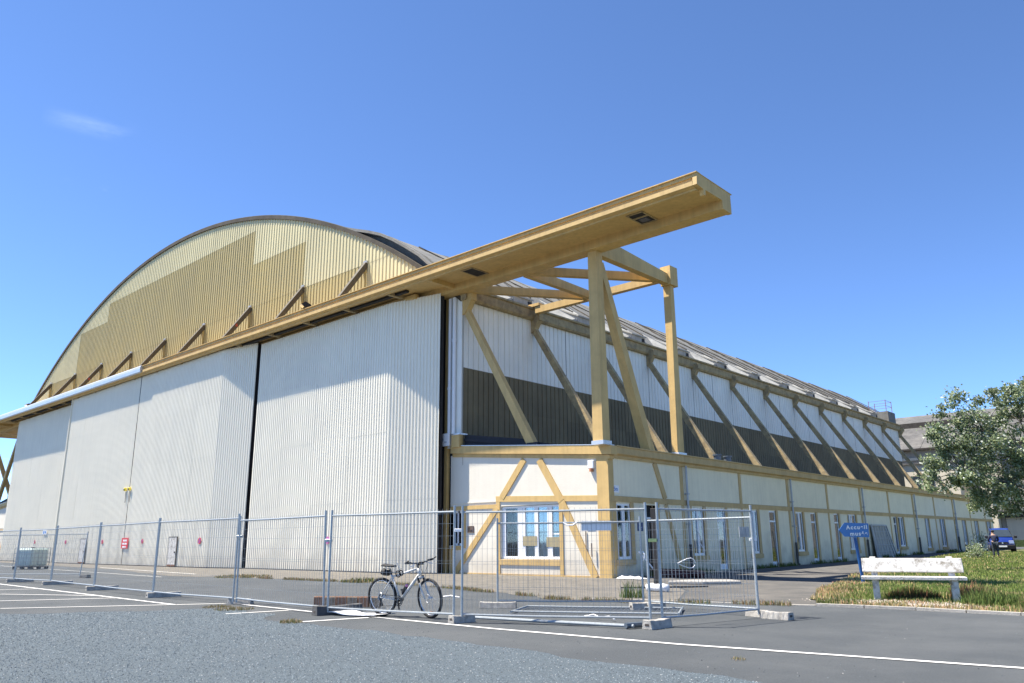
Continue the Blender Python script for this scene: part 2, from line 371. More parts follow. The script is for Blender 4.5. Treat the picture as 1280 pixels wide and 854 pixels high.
# painted lines
def line(name, pts, wd=.11, z=.009):
    mb = MB(); P = [Vector(p) for p in pts]; Q = []
    for a, b in zip(P, P[1:]):
        n = max(1, int((b-a).length/.5)); Q += [a+(b-a)*i/n for i in range(n)]
    Q.append(P[-1]); vs = []
    for i, p in enumerate(Q):
        d = (Q[min(i+1, len(Q)-1)]-Q[max(0, i-1)]).normalized(); n = Vector((-d.y, d.x))
        vs += [(*(p+n*(wd/2+random.uniform(-.006, .006))), gh(p.x, p.y)+z), (*(p-n*(wd/2+random.uniform(-.006, .006))), gh(p.x, p.y)+z)]
    mb.add(vs, [(2*i, 2*i+1, 2*i+3, 2*i+2) for i in range(len(Q)-1)])
    o = obj(name, mb, m_line, kind='structure')
    if sum(p.normal.z for p in o.data.polygons) < 0: o.data.flip_normals()
    return o
for pts in [[(-24, -16.75), (-17.8, -17.03), (-1.0, -17.75)], [(-1.0, -17.75), (-.27, -16.72)], [(-10.1, -19.14), (-6.7, -17.56)], [(-6.5, -20.15), (-5.0, -17.62)],
            [(-3.4, -20.98), (-1.1, -17.85)], [(-12.95, -18.4), (-12.5, -17.32)], [(.37, -16.65), (3.95, -16.82)], [(2.6, -18.3), (2.93, -16.86)], [(5.5, -18.3), (5.85, -16.9)],
            [(5.3, -16.7), (5.85, -16.76), (9.4, -16.85), (13, -16.7), (17.3, -16.12), (24, -15.2)]]:
    line('painted_line', pts)
line('painted_line', [(-38.2, -5.5), (-20.6, -7.5)], .12, .012)
line('painted_line', [(-18.5, -10.2), (-60, -7.2)], .10, .012)
# kerb between the road and the lawn
mb = MB(); kp = [(6.3, -9.9), (7.6, -9.5), (9.8, -9.15), (11.9, -8.72), (14, -8.55), (15.95, -8.62), (19, -8.9), (26, -9.6)]
for a, b in zip(kp, kp[1:]):
    a = Vector(a); b = Vector(b); n = max(1, round((b-a).length/1.0))
    for i in range(n):
        p = a+(b-a)*i/n; q = a+(b-a)*(i+.975)/n; zt = .02 if p.x < 11.8 else .06
        mb.beam((p.x, p.y, zt-.03), (q.x, q.y, zt-.03+random.uniform(-.006, .006)), .16, .06)
obj('kerb', mb, mat('kerb_stone', (.42, .40, .36), .95, .2, 9, 0, bump=.5, bscale=50), kind='structure')
# the lawn
lawn = [(12.0, -8.5), (11.1, -6.8), (10.2, -4.6), (9.6, -2.6), (8.6, 1.6), (7.3, 6.3), (6.2, 11.5), (5.2, 16.3), (4.2, 24), (3.0, 36), (1.9, 49), (1.2, 60), (3, 74), (30, 80), (60, 60), (60, 10), (40, -8.4), (26, -9.45), (19, -8.75), (15.9, -8.5), (14, -8.42)]
lawn_r = rough_edge(lawn+[lawn[0]], .25, .6)[:-1]
def lawn_h(x, y): return .03+.05*sm(0, 1, 1)*max(0, min(1, (x-11)/3))*0+.03*mnoise.noise(Vector((x*.5, y*.5, 1)))
sheet('lawn', lawn_r, .03, m_soil, jitter=.04, sub=5)

# ================================================================== THE HANGAR
XC = -44.2                       # axis of the vault
BAY = 6.018; Y0 = -.5            # bays along the side wall
RR = 55.4; ZP = 26.7
def zroof(x):
    d = min(35.6, abs(x-XC)); return ZP-(RR-sqrt(RR*RR-d*d))
hangar = thing('aircraft_hangar', 'huge vaulted hangar with white sliding doors and an ochre beam sticking out past its corner', 'hangar', (XC, 0, 0))
# --- sliding doors, each leaf in cladding sheets
def door_leaf(label, path, ztop, rows, mod, seed):
    rnd = random.Random(seed)
    P = [Vector(p) for p in path]
    mb = MB()                                     # the frame behind the cladding, and the ends
    for a, b in zip(P, P[1:]):
        d = (b-a).normalized(); n = Vector((-d.y, d.x))
        a2 = a+n*.09; b2 = b+n*.09
        mb.add([(*a2, .06), (*b2, .06), (*b2, ztop-.03), (*a2, ztop-.03), (*(a2+n*.2), .06), (*(b2+n*.2), .06), (*(b2+n*.2), ztop-.03), (*(a2+n*.2), ztop-.03)],
               [(0, 1, 2, 3), (7, 6, 5, 4), (0, 4, 5, 1), (1, 5, 6, 2), (2, 6, 7, 3), (3, 7, 4, 0)])
    leaf = obj('sliding_door', mb, m_dark, hangar, label=label)
    lens = []; tot = 0
    for a, b in zip(P, P[1:]): tot += (b-a).length
    n = max(1, round(tot/mod)); zs = [.07+(ztop-.07)*i/rows for i in range(rows+1)]
    for i in range(n):
        for j in range(rows):
            off = .004*((i+j) % 2)+rnd.uniform(0, .002)
            Q = []
            for q, p in enumerate(P):
                d = (P[min(q+1, len(P)-1)]-P[max(0, q-1)]).normalized(); Q.append(p+Vector((d.y, -d.x))*off)
            obj('cladding_sheet', corr(Q, zs[j]-.012, zs[j+1]+.012, .215, .042, s0=tot*i/n, s1=tot*(i+1)/n), m_door, leaf, recalc=False)
    # narrow flashing down both ends
    for p, q in (((P[0], P[1]),) if 'left of the seam' in label else ()):
        mb = MB(); d = (q-p).normalized(); nn = Vector((d.y, -d.x)); 
        if nn.y > 0: nn = -nn
        c = p-d*.03; mb.beam((c.x+nn.x*.03, c.y+nn.y*.03, .05), (c.x+nn.x*.03, c.y+nn.y*.03, ztop), .06, .24, up=(nn.x, nn.y, 0))
        obj('end_flashing', mb, m_door, leaf)
    mb = MB()
    for a, b in zip(P, P[1:]): mb.beam((a.x, a.y+.02, .035), (b.x, b.y+.02, .035), .1, .05)
    obj('floor_rail', mb, m_dark, leaf)
    return leaf
near = door_leaf('right-hand door leaf, folded back at its right end', [(-26.36, -1.49), (-12.95, -1.49), (-9.70, -.80)], 14.2, 4, 3.3, 1)
midR = door_leaf('middle door leaf right of the seam, folded back at its right end', [(-42.99, -2.17), (-29.9, -2.17), (-26.68, -1.56)], 14.35, 4, 3.3, 2)
midL = door_leaf('middle door leaf left of the seam', [(-57.4, -2.17), (-43.02, -2.17)], 14.35, 4, 3.6, 3)
far_ = door_leaf('far left door leaf, set back behind the middle ones', [(-76.6, -.95), (-74.4, -1.49), (-57.0, -1.49)], 14.2, 4, 3.6, 4)
# dark joints
for b6 in ((-10.72, -10.06, -.14, .02, 0, 14.3), (-26.95, -26.24, -1.38, -1.2, 0, 14.25), (-57.6, -57.0, -1.3, -1.1, 0, 14.2)): obj('door_joint', MB().box(*b6), m_black, hangar)
mb = MB().box(-10.06, -9.86, -.10, .10, 0, 14.2); obj('door_jamb', mb, m_ochre, hangar)
mb = MB().box(XC*2+9.86, XC*2+10.1, -.10, .10, 0, 14.2); obj('door_jamb', mb, m_ochre, hangar)
# wicket doors, cracked white paint and rust at the foot
def wicket(x0, x1, y, zt, leaf):
    a = obj('wicket_door', MB().box(x0, x1, y-.12, y-.09, .10, zt), m_paint_white, leaf)
    mb = MB().box(x0-.05, x0, y-.125, y-.08, .08, zt+.05).box(x1, x1+.05, y-.125, y-.08, .08, zt+.05).box(x0-.05, x1+.05, y-.125, y-.08, zt, zt+.05)
    obj('door_frame', mb, m_steel, a)
    obj('handle', MB().box(x1-.18, x1-.08, y-.17, y-.12, .92, 1.02), m_steel, a)
    obj('kick_plate', MB().box(x0, x1, y-.13, y-.12, .05, .17), mat('rust', (.22, .10, .05), .9, .3, 10), a)
wicket(-35.3, -34.15, -2.17, 1.95, midR); wicket(-51.3, -50.1, -2.17, 1.95, midL)
# round no-parking discs, the red notice, the blue plate, the pair of yellow lamps on the seam
def disc(x, y, z, leaf, r=.16, faded=False):
    n = 20; mb = MB(); mb.prism([(x+r*cos(2*pi*i/n), z+r*sin(2*pi*i/n)) for i in range(n)], 'y', y-.095, y-.085)
    d = obj('round_sign', mb, m_pink if faded else m_red, leaf)
    mb = MB(); mb.prism([(x+r*.68*cos(2*pi*i/n), z+r*.68*sin(2*pi*i/n)) for i in range(n)], 'y', y-.100, y-.095)
    obj('sign_disc', mb, mat('faded_disc', (.40, .16, .45), .6) if faded else mat('disc_blue', (.10, .12, .42), .5), d)
    mb = MB().beam((x-r*.6, y-.104, z+r*.6), (x+r*.6, y-.104, z-r*.6), .008, .07, up=(1, 0, 1)); obj('sign_bar', mb, m_pink if faded else m_red, d)
disc(-46.9, -2.17, 1.72, midL); disc(-54.7, -2.17, 1.75, midL); disc(-39.65, -2.17, 1.72, midR); disc(-31.0, -2.17, 1.70, midR, .21); disc(-64.6, -1.49, 1.8, far_); disc(-17.75, -1.49, 1.64, near, .2, True)
d = obj('red_notice', MB().box(-43.15, -42.0, -2.30, -2.27, 1.22, 1.98), m_red, midR)
mb = MB()
for k, (a, b) in enumerate(((-42.85, -42.2), (-42.98, -42.15), (-42.88, -42.28))):
    z = 1.80-.23*k; x = a
    rnd = random.Random(k)
    while x < b: q = min(b, x+rnd.uniform(.07, .13)); mb.box(x, q, -2.306, -2.301, z-.075, z+.055); x = q+.03
obj('notice_print', mb, m_white, d)
d = obj('blue_plate', MB().box(-62.6, -61.6, -1.62, -1.59, 2.45, 2.85), m_white, far_)
obj('plate_print', MB().box(-62.5, -62.15, -1.626, -1.62, 2.52, 2.78).box(-62.05, -61.7, -1.626, -1.62, 2.55, 2.75), m_signblue, d)
for x, lf in ((-43.5, midL), (-42.72, midR)):
    d = obj('door_lamp', MB().box(x-.15, x+.15, -2.40, -2.25, 5.48, 5.72), m_yellow, lf, bevel=.03)
    obj('lamp_lens', MB().box(x-.06, x+.07, -2.42, -2.40, 5.52, 5.64), m_dark, d)
    obj('lamp_cable', MB().tube([(x+.1, -2.28, 5.42), (x+.12, -2.28, 4.6)], .02, 5), m_dark, d)
# --- gable above the doors: sheets in modules, old ones mustard
XM = [-79.3, -77.9, -71.15, -64.35, -57.6, -50.9, -44.2, -37.55, -30.95, -24.15, -17.4, -12.9, -9.1]
GT = {1: 16.9, 2: 18.4, 3: 22.2, 4: 24.1, 5: 24.1, 6: 24.1, 7: 24.1, 8: 21.3, 9: 18.25}     # top of the mustard sheets in each module
gable = obj('gable_wall', MB().box(-78.5, -9.8, .12, .16, 14.4, 14.41), m_dark, hangar)
zg = lambda x, y: zroof(x)-.22
def gsheet(x0, x1, z0, z1, material, off=0):
    f = (lambda x, y: min(z1, zg(x, y))) if z1 is not None else zg
    path = [(XM[0], -off), (XM[-1], -off)]
    obj('gable_sheet', corr(path, z0, f, .34, .045, s0=x0-XM[0], s1=x1-XM[0]), material, gable, recalc=False)
for i in range(len(XM)-1):
    x0, x1 = XM[i], XM[i+1]; t = GT.get(i-0 if i else 0)
    t = {1: 14.5, 2: 18.4, 3: 22.2, 4: 24.1, 5: 24.1, 6: 24.1, 7: 24.1, 8: 21.3, 9: 18.25}.get(i)
    i0 = i
    if x0 >= -71.2 and x0 < -17.5:
        t = {-71.15: 18.4, -64.35: 22.2, -57.6: 24.0, -50.9: 24.0, -44.2: 24.0, -37.55: 24.0, -30.95: 21.3, -24.15: 18.25}[x0]
        gsheet(x0, x1, 14.3, 17.98, m_must, .001*(i % 2))
        if t > 18.5: gsheet(x0, x1, 17.97, t, m_must, .006+.001*(i % 2))
        gsheet(x0, x1, t-.02 if t > 18.5 else 17.97, None, m_cream, .012+.001*(i % 2))
    else:
        if zg(x1, 0) > 18 or zg(x0, 0) > 18:
            gsheet(x0, x1, 14.3, 17.98, m_cream, .004*(i % 2)); gsheet(x0, x1, 17.97, None, m_cream, .01)
        else: gsheet(x0, x1, 14.0, None, m_cream, .004*(i % 2))
# safety rail cable over the sheets
mb = MB().tube([(x, -.16, 16.35+.04*sin(x)) for x in range(-58, -10, 4)], .018, 4)
obj('cable', mb, mat('red_cable', (.35, .10, .07), .7), hangar)
# --- brackets that tie the gable to the canopy
for k, x in enumerate([-71.0, -64.25, -57.65, -51.05, -44.4, -37.65, -30.8, -24.05, -17.3]):
    b = obj('gable_bracket', MB().beam((x, .0, 18.0), (x, -2.2, 14.85), .26, .30), m_steel, hangar)
    obj('bracket_plate', MB().box(x-.17, x+.17, -.16, -.06, 17.95, 18.12), m_zinc, b)
    obj('bracket_post', MB().beam((x+.02, -.14, 17.9), (x+.02, -.14, 14.9), .14, .12), m_must, b)
    if k in (2, 6): obj('red_tag', MB().box(x-.15, x+.15, -1.17, -1.02, 16.35, 16.55), mat('faded_red', (.36, .07, .05), .7), b)
# --- the ochre canopy beam over the doors
XE = 6.5; XW = 2*XC-6.5
lip = [(-2.72, 14.93), (-2.72, 14.80), (-2.655, 14.80), (-2.655, 14.64), (-2.78, 14.62), (-2.78, 14.45), (-2.56, 14.40), (-2.56, 14.33), (-2.36, 14.33), (-2.36, 14.50), (-.78, 14.50), (-.78, 14.10), (-.08, 14.10), (-.08, 14.93)]
def canopy_seg(x0, x1, name, material): 
    return obj(name, MB().prism([(y, z) for y, z in lip], 'x', x0, x1), material, hangar)
mb = MB(); cnp = None
mb.prism(lip, 'x', -41.8, XE-.16); mb.prism(lip, 'x', XW+.16, -41.8-.001)
canopy = obj('door_canopy', mb, m_ochre, hangar)
endp = [(-2.74, 14.94), (-2.78, 14.45), (-2.3, 14.40), (-2.25, 14.18), (-2.15, 14.18), (-2.12, 14.42), (-.80, 14.44), (-.78, 14.08), (-.06, 14.08), (-.06, 14.94)]
obj('canopy_end', MB().prism(endp, 'x', XE-.16, XE+.02), m_ochre, canopy); obj('canopy_end', MB().prism(endp, 'x', XW-.02, XW+.16), m_ochre, canopy)
obj('top_flashing', MB().box(XW, XE+.04, -2.80, -2.5, 14.94, 14.975).box(XW, XE+.04, -2.5, .05, 14.94, 14.96), m_ochre, canopy)
# bright metal flashing wrapped over the left half of the lip
al = [(-2.83, 14.99), (-2.90, 14.90), (-2.93, 14.72), (-2.90, 14.50), (-2.84, 14.42), (-2.79, 14.43), (-2.79, 14.62), (-2.66, 14.65), (-2.66, 14.78), (-2.73, 14.80), (-2.73, 14.965), (-2.4, 14.99), (-2.4, 15.01)]
obj('metal_flashing', MB().prism(al, 'x', XW, -41.75), m_alu, canopy)
# under the canopy: cross ribs, door tracks, plates painted dark as shaded light recesses
mb = MB()
for x in [4.9, -10.9, -15.5, -20.5, -26, -32, -38, -44, -50, -56, -62, -68, -74]: pass
for x in [-8.85, -79.6]: obj('soffit_rib', MB().box(x-.12, x+.12, -2.36, -.78, 14.26, 14.50), m_ochre, canopy)
for x in [-12.2-4.0*i for i in range(17)]:
    obj('track_hanger', MB().box(x-.09, x+.09, -2.35, -.9, 14.30, 14.50), m_ochre_old, canopy)
obj('door_track', MB().box(-76, -11.2, -1.30, -1.06, 14.16, 14.40), m_ochre, canopy)
obj('door_track', MB().box(-76, -11.2, -1.96, -1.74, 14.36, 14.47), m_dark, canopy)
obj('painted_soffit_shade', MB().box(-77, -10.9, -.86, -.10, 14.03, 14.098), m_dark, canopy)  # solid dark strip; the shade of the slot is put into its colour
for x in (3.2, -6.6):
    a = obj('recess_shade_plate', MB().box(x-.36, x+.36, -1.98, -.86, 14.47, 14.497), m_dark, canopy)  # dark plate below the flat soffit, painting the shade of a recess
    mb = MB()
    mb.box(x-.40, x-.34, -2.02, -.82, 14.455, 14.499).box(x+.34, x+.40, -2.02, -.82, 14.455, 14.499).box(x-.34, x+.34, -2.02, -1.94, 14.455, 14.499).box(x-.34, x+.34, -.90, -.82, 14.455, 14.499)
    if x > 0: mb.box(x-.34, x+.34, -1.60, -1.50, 14.44, 14.499)
    obj('recess_frame', mb, m_ochre_old, a)
    if x > 0: obj('lamp_glass', MB().box(x-.18, x+.2, -1.42, -1.05, 14.44, 14.475), mat('lamp_glass', (.08, .10, .16), .2, spec=.8), a)
def flood(x, y, z, rot=0):
    M = Matrix.Translation((x, y, z)) @ Matrix.Rotation(rot, 4, 'Z')
    b = obj('floodlight', MB().prism([(-.32, .30), (-.10, .48), (.25, .30), (.28, .20), (-.16, .14)], 'y', -.26, .26).xf(M), m_black, hangar)
    obj('lamp_glass', MB().add([(-.325, -.22, .29), (-.325, .22, .29), (-.17, .22, .15), (-.17, -.22, .15)], [(0, 1, 2, 3)]).xf(M), m_chrome, b)
    obj('lamp_stem', MB().box(-.04, .04, -.04, .04, 0, .25).xf(M), m_alu, b)
flood(-19.7, -2.55, 14.97, radians(70)); flood(-69.6, -2.3, 14.97, radians(100))
# --- the vault: thin concrete shell with ribs and joints
def arc(n=72, a=-35.3, b=35.3): return [XC+a+(b-a)*i/n for i in range(n+1)]
LEN = Y0+12*BAY+.5
mb = MB(); X = arc(); Y = [.0+(LEN)*i/12 for i in range(13)]
for y in Y:
    for x in X: mb.v.append((x, y, zroof(x)-.10))
n = len(X)
for i in range(len(Y)-1):
    for j in range(n-1): mb.f.append((i*n+j, i*n+j+1, (i+1)*n+j+1, (i+1)*n+j)); mb.mi.append(0)
roof = obj('roof', mb, m_conc, hangar, recalc=False)
def zsh(x): return zroof(x)+.62*sm(-20, -15, x)*(1-sm(-12.5, -8.9, x))-.0
ZF = [zroof]
def archbar(y0, y1, dz0, dz1, xa=-35.3, xb=35.3):
    mb = MB(); X = arc(60, xa, xb); vs = []
    for x in X: vs += [(x, y0, ZF[0](x)+dz0), (x, y1, ZF[0](x)+dz0), (x, y1, ZF[0](x)+dz1), (x, y0, ZF[0](x)+dz1)]
    fs = []
    for i in range(len(X)-1):
        for k in range(4): fs.append((4*i+k, 4*i+(k+1) % 4, 4*i+4+(k+1) % 4, 4*i+4+k))
    fs += [(0, 1, 2, 3), (len(vs)-1, len(vs)-2, len(vs)-3, len(vs)-4)]
    return mb.add(vs, fs)
obj('roof_rim', archbar(-.16, .10, -.25, .03), m_rim, roof)
ZF[0] = zsh
obj('shell_edge', archbar(.42, .56, -.9, .04, 26.0, 35.3), m_conc, roof)
obj('roof_shell', archbar(.56, LEN, -.25, -.03, 22.0, 35.3), m_conc, roof)
for k in range(0, 13): obj('roof_rib', archbar(Y0+k*BAY-.14+(.5 if k == 0 else 0), Y0+k*BAY+.14+(.5 if k == 0 else 0), -.12, .06), m_conc, roof)
# folded roof plates between the ribs (thin slabs with open joints) on the visible flank
for k in range(12):
    ya = Y0+k*BAY+.2; yb = Y0+(k+1)*BAY-.2
    if k == 0: ya += .5
    ym = (ya+yb)/2
    xs_ = [-9.3, -11.3, -13.6, -16.2, -19.0, -22.2]
    for i in range(len(xs_)-1):
        a, b = xs_[i], xs_[i+1]
        for (p, q) in ((ya, ym-.03), (ym+.03, yb)):
            za = zsh(a)-.02; zb = zsh(b)-.02; dz = .16*(1 if i % 2 == 0 else .4)
            c = MB().add([(a-.03, p, za+.02), (a-.03, q, za+.02), (b+.03, q, zb+.02), (b+.03, p, zb+.02), (a-.03, p, za-.12), (a-.03, q, za-.12), (b+.03, q, zb-.12), (b+.03, p, zb-.12)],
                  [(0, 1, 2, 3), (7, 6, 5, 4), (0, 4, 5, 1), (1, 5, 6, 2), (2, 6, 7, 3), (3, 7, 4, 0)])
            obj('roof_slab', c, m_conc, roof)
    # ventilator box standing at the eave on each rib, with its dark louvre
    yb2 = Y0+(k+1)*BAY-.3; mv = mat('ventilator_concrete', (.42, .42, .39), .95, .22, 1.2, .3, bump=.5, bscale=8)
    v = obj('roof_ventilator', MB().prism([(-9.25, 14.3), (-9.25, 15.2), (-9.9, 15.5), (-12.2, 16.75), (-12.2, 15.4)], 'y', yb2-.8, yb2+.8), mv, roof)
    obj('ventilator_cap', MB().prism([(-9.17, 15.18), (-9.17, 15.28), (-9.9, 15.59), (-12.2, 16.86), (-12.2, 16.75), (-9.9, 15.5)], 'y', yb2-.87, yb2+.87), mv, v)
    obj('louvre', MB().box(-9.30, -9.22, yb2+.42, yb2+.74, 14.5, 15.1), m_dark, v)
    for s in (-1, 1):      # sloping fillets either side of the box
        obj('roof_fillet', MB().add([(-9.2, yb2+s*.95, 14.4), (-9.2, yb2+s*2.7, 14.35), (-15.2, yb2+s*2.9, zsh(-15.2)+.02), (-12.2, yb2+s*.8, 16.75), (-9.4, yb2+s*.8, 15.1)], [(0, 1, 4), (1, 2, 4), (2, 3, 4)]), mv, v)
        obj('lead_joint', MB().beam((-9.3, yb2+s*2.7, 14.45), (-15.2, yb2+s*2.9, zsh(-15.2)+.04), .07, .07), m_rim, v)
        obj('lead_joint', MB().beam((-9.5, yb2+s*.97, 15.5), (-15.2, yb2+s*2.9, zsh(-15.2)+.04), .07, .07), m_rim, v)
# --- side wall: pale sheets over brown sheets, bay by bay
XS = -8.84
side = obj('side_wall', MB().box(XS-.35, XS-.25, .1, LEN, 0, 14.2).box(-79.55, -79.45, .1, LEN, 0, 14.2).box(-79.5, XS-.3, LEN-.1, LEN, 0, 14.2), m_dark, hangar)
for k in range(12):
    ya = Y0+k*BAY; yb = ya+BAY
    if k == 0: ya = -.02
    for z0, z1, mt, o_ in ((5.2, 8.3, m_brown, 0), (8.28, 10.22, m_brown, .006), (10.2, 13.9, m_sidewhite, .012)):
        for h in range(2):
            a = ya+(yb-ya)*h/2; b = ya+(yb-ya)*(h+1)/2
            obj('wall_sheet', corr([(XS+o_+.003*h, a), (XS+o_+.003*h, b)], z0, z1, .38, .045, prof=((0, 1), (.80, 1), (.86, 0), (.94, 0))), mt, side, recalc=False)
# corner trim and white downpipe
obj('corner_post', MB().box(-9.86, XS-.02, -.08, .10, 6.1, 14.1), m_sidewhite, hangar)
dp = obj('downpipe', MB().tube([(-9.62, -.2, 14.0), (-9.62, -.2, 6.8)], .09, 10).tube([(-9.30, -.2, 14.0), (-9.30, -.2, 6.8)], .10, 10), m_pvcwhite, hangar, smooth=False)
obj('pipe_collar', MB().tube([(-9.30, -.2, 11.6), (-9.30, -.2, 11.75)], .13, 10).tube([(-9.62, -.2, 9.1), (-9.62, -.2, 9.22)], .12, 10), m_pvcwhite, dp)
d = obj('white_plate', MB().box(-10.12, -9.45, -.34, -.30, 6.2, 6.85), m_white, hangar)
obj('plate_print', MB().box(-9.98, -9.85, -.346, -.34, 6.45, 6.6).box(-9.8, -9.62, -.346, -.34, 6.38, 6.44), mat('print_grey', (.45, .5, .55), .6), d)
# --- eave beam with corbels, struts bay by bay
for k in range(12):
    ya = Y0+k*BAY+(.35 if k == 0 else 0); yb = Y0+(k+1)*BAY-.012
    obj('eave_beam', MB().prism([(-8.98, 13.78), (-8.58, 13.78), (-8.50, 13.88), (-8.50, 14.32), (-8.38, 14.36), (-8.38, 14.46), (-9.1, 14.46)], 'y', ya, yb), m_ochre_old, hangar)
for k in range(13):
    y = Y0+k*BAY if k else .12; mt = m_ochre if k == 0 else m_ochre_old
    c = obj('corbel', MB().prism([(-8.98, 12.95), (-8.62, 13.1), (-8.25, 13.70), (-8.16, 13.72), (-8.16, 14.1), (-8.98, 14.1)], 'y', y-.18, y+.18), mt, hangar)
    st = obj('strut', MB().beam((-8.86, y, 13.55), (-3.90 if k else -4.22, y, 5.75), .26, .30, w2=.32, h2=.42), mt, hangar)
    obj('strut_shoe', MB().box(-4.48, -3.82, y-.22, y+.22, 5.70, 5.92), m_bitumen, st)
# guard rail and concrete hut on the far end of the roof
h = obj('roof_hut', MB().box(-11.2, -8.9, LEN-3.2, LEN-.6, 14.3, 15.9), m_conc, hangar)
mb = MB()
for y in (LEN-3.0, LEN-.9):
    for x in (-9.1, -11.0):
        mb.beam((x, y, 15.8), (x, y, 17.3), .06, .06)
for z in (16.6, 17.2):
    mb.beam((-9.1, LEN-3, z), (-11, LEN-3, z), .035, .035).beam((-9.1, LEN-.9, z), (-11, LEN-.9, z), .035, .035).beam((-9.1, LEN-3, z), (-9.1, LEN-.9, z), .03, .03)
obj('guard_rail', mb, mat('rusty_pink_rail', (.30, .17, .19), .8, .2, 8), h)

# --- outrigger frame that carries the end of the canopy (built right, mirrored left)
def outrigger():
    a = obj('column', MB().beam((-.05, -.32, 5.44), (-.05, -.32, 14.1), .52, .52, up=(0, 1, 0), w2=.46, h2=.46), m_ochre, hangar)
    obj('column_foot', MB().box(-.36, .26, -.63, -.01, 5.43, 5.60), m_alu, a)
    c = obj('column', MB().beam((.0, 5.85, 5.44), (.0, 5.85, 14.0), .30, .62, up=(0, 1, 0), w2=.42, h2=.30), m_ochre, hangar)
    obj('column_foot', MB().box(-.26, .26, 5.45, 6.2, 5.43, 5.55), m_alu, c)
    obj('column_head', MB().box(-.25, .33, 5.55, 6.25, 13.95, 14.95), m_ochre, c)
    b = obj('raking_column', MB().beam((-.02, -.15, 13.6), (-.02, 3.30, 5.3), .38, .36, up=(0, 1, 0), w2=.46, h2=.42), m_ochre, hangar)
    # end beam, deep at the canopy and thinner at the rear column
    obj('end_beam', MB().prism([(-.1, 13.98), (5.6, 14.02), (5.6, 14.55), (-.1, 14.88)], 'x', -.20, .16), m_ochre, hangar)
    obj('frame_beam', MB().prism([(-.1, 14.05), (5.1, 14.08), (5.1, 14.48), (-.1, 14.55)], 'x', -4.55, -4.25), m_ochre, hangar)
    obj('rear_chord', MB().box(-8.2, -4.56, 5.05, 5.38, 14.05, 14.42), m_ochre, hangar)
    obj('rear_chord', MB().box(-4.24, -.21, 5.05, 5.38, 14.05, 14.42), m_ochre, hangar)
    obj('diagonal', MB().beam((-4.2, -.15, 14.28), (-.25, 5.05, 14.28), .30, .40), m_ochre, hangar)
    obj('diagonal', MB().beam((-8.3, -.15, 14.28), (-4.6, 5.05, 14.28), .30, .40), m_ochre, hangar)
    obj('beam_seat', MB().box(-9.0, -7.9, 5.0, 5.5, 14.46, 14.62), m_ochre, hangar)
outrigger()
MIRROR[0] = 2*XC; outrigger()
for k in (0, 1):
    y = Y0+k*BAY if k else .12; obj('strut', MB().beam((-8.86, y, 13.55), (-3.90, y, 5.75), .28, .32, w2=.36, h2=.50), m_ochre, hangar)
obj('eave_beam', MB().box(-9.0, -8.1, .0, LEN, 13.85, 14.4), m_ochre_old, hangar)
MIRROR[0] = None

# ================================================================== LEAN-TO WINGS
ZL = lambda x: 5.41+(6.15-5.41)*(min(0, x)/-8.84)         # top of the front parapet
def wall_grid(a0, a1, z0, z1, openings):
    """rectangles left of a wall after cutting openings (a,b,za,zb)"""
    A = sorted({a0, a1, *[o[0] for o in openings], *[o[1] for o in openings]}); out = []
    for p, q in zip(A, A[1:]):
        mid = (p+q)/2; cuts = sorted([(o[2], o[3]) for o in openings if o[0] < mid < o[1]]); z = z0
        for c in cuts:
            if c[0] > z: out.append((p, q, z, c[0]))
            z = max(z, c[1])
        if z < z1: out.append((p, q, z, z1))
    return out
def window_side(root, y0, y1, z0, z1, door=False, leaves=2, sill=True, mt=m_plaster_dirty):
    """window in the side wall x=0, set back"""
    X = -.025; g = gh(0, y0)
    fr = MB(); t = .085
    fr.box(X-.05, X, y0, y0+t, z0, z1).box(X-.05, X, y1-t, y1, z0, z1).box(X-.05, X, y0+t, y1-t, z1-t, z1).box(X-.05, X, y0+t, y1-t, z0, z0+t+.02)
    if door: fr.box(X-.05, X+.01, y0+t, y1-t, z1-.62, z1-.53); fr.box(X-.05, X+.01, y0+t, y1-t, z0+t, z0+.25)
    if leaves == 2: fr.box(X-.05, X+.02, (y0+y1)/2-.09, (y0+y1)/2+.09, z0+t, z1-t)
    w_ = obj('glazed_door' if door else 'window', fr, m_pvcwhite, root)
    if leaves == 2: obj('pane', MB().box(X-.035, X-.02, y0+t, (y0+y1)/2-.09, z0+t, z1-t), m_glass, w_); obj('pane', MB().box(X-.035, X-.02, (y0+y1)/2+.09, y1-t, z0+t, z1-t), m_glass, w_)
    elif door: obj('pane', MB().box(X-.035, X-.02, y0+t, y1-t, z0+.25, z1-.62), m_glass, w_); obj('pane', MB().box(X-.035, X-.02, y0+t, y1-t, z1-.53, z1-t), m_glass, w_)
    else: obj('pane', MB().box(X-.035, X-.02, y0+t, y1-t, z0+t, z1-t), m_glass, w_)
    curtain_side(w_, X-.085, y0+t, y1-t, z0+(.9 if door else 0), z1-(.62 if door else 0))
    if sill: obj('window_sill', MB().box(-.10, .10, y0-.22, y1+.22, z0-.24, z0-.02), m_cornice, root)
    return w_
def curtain_side(w_, x, y0, y1, z0, z1):
    n = 18; vs = []; 
    for i in range(n+1): y = y0+(y1-y0)*i/n; vs += [(x+.025*sin(i*2.1)+.01*sin(i*5), y, z0), (x+.025*sin(i*2.1), y, z1)]
    obj('curtain', MB().add(vs, [(2*i, 2*i+2, 2*i+3, 2*i+1) for i in range(n) if i not in (7, 8)]), m_net, w_)

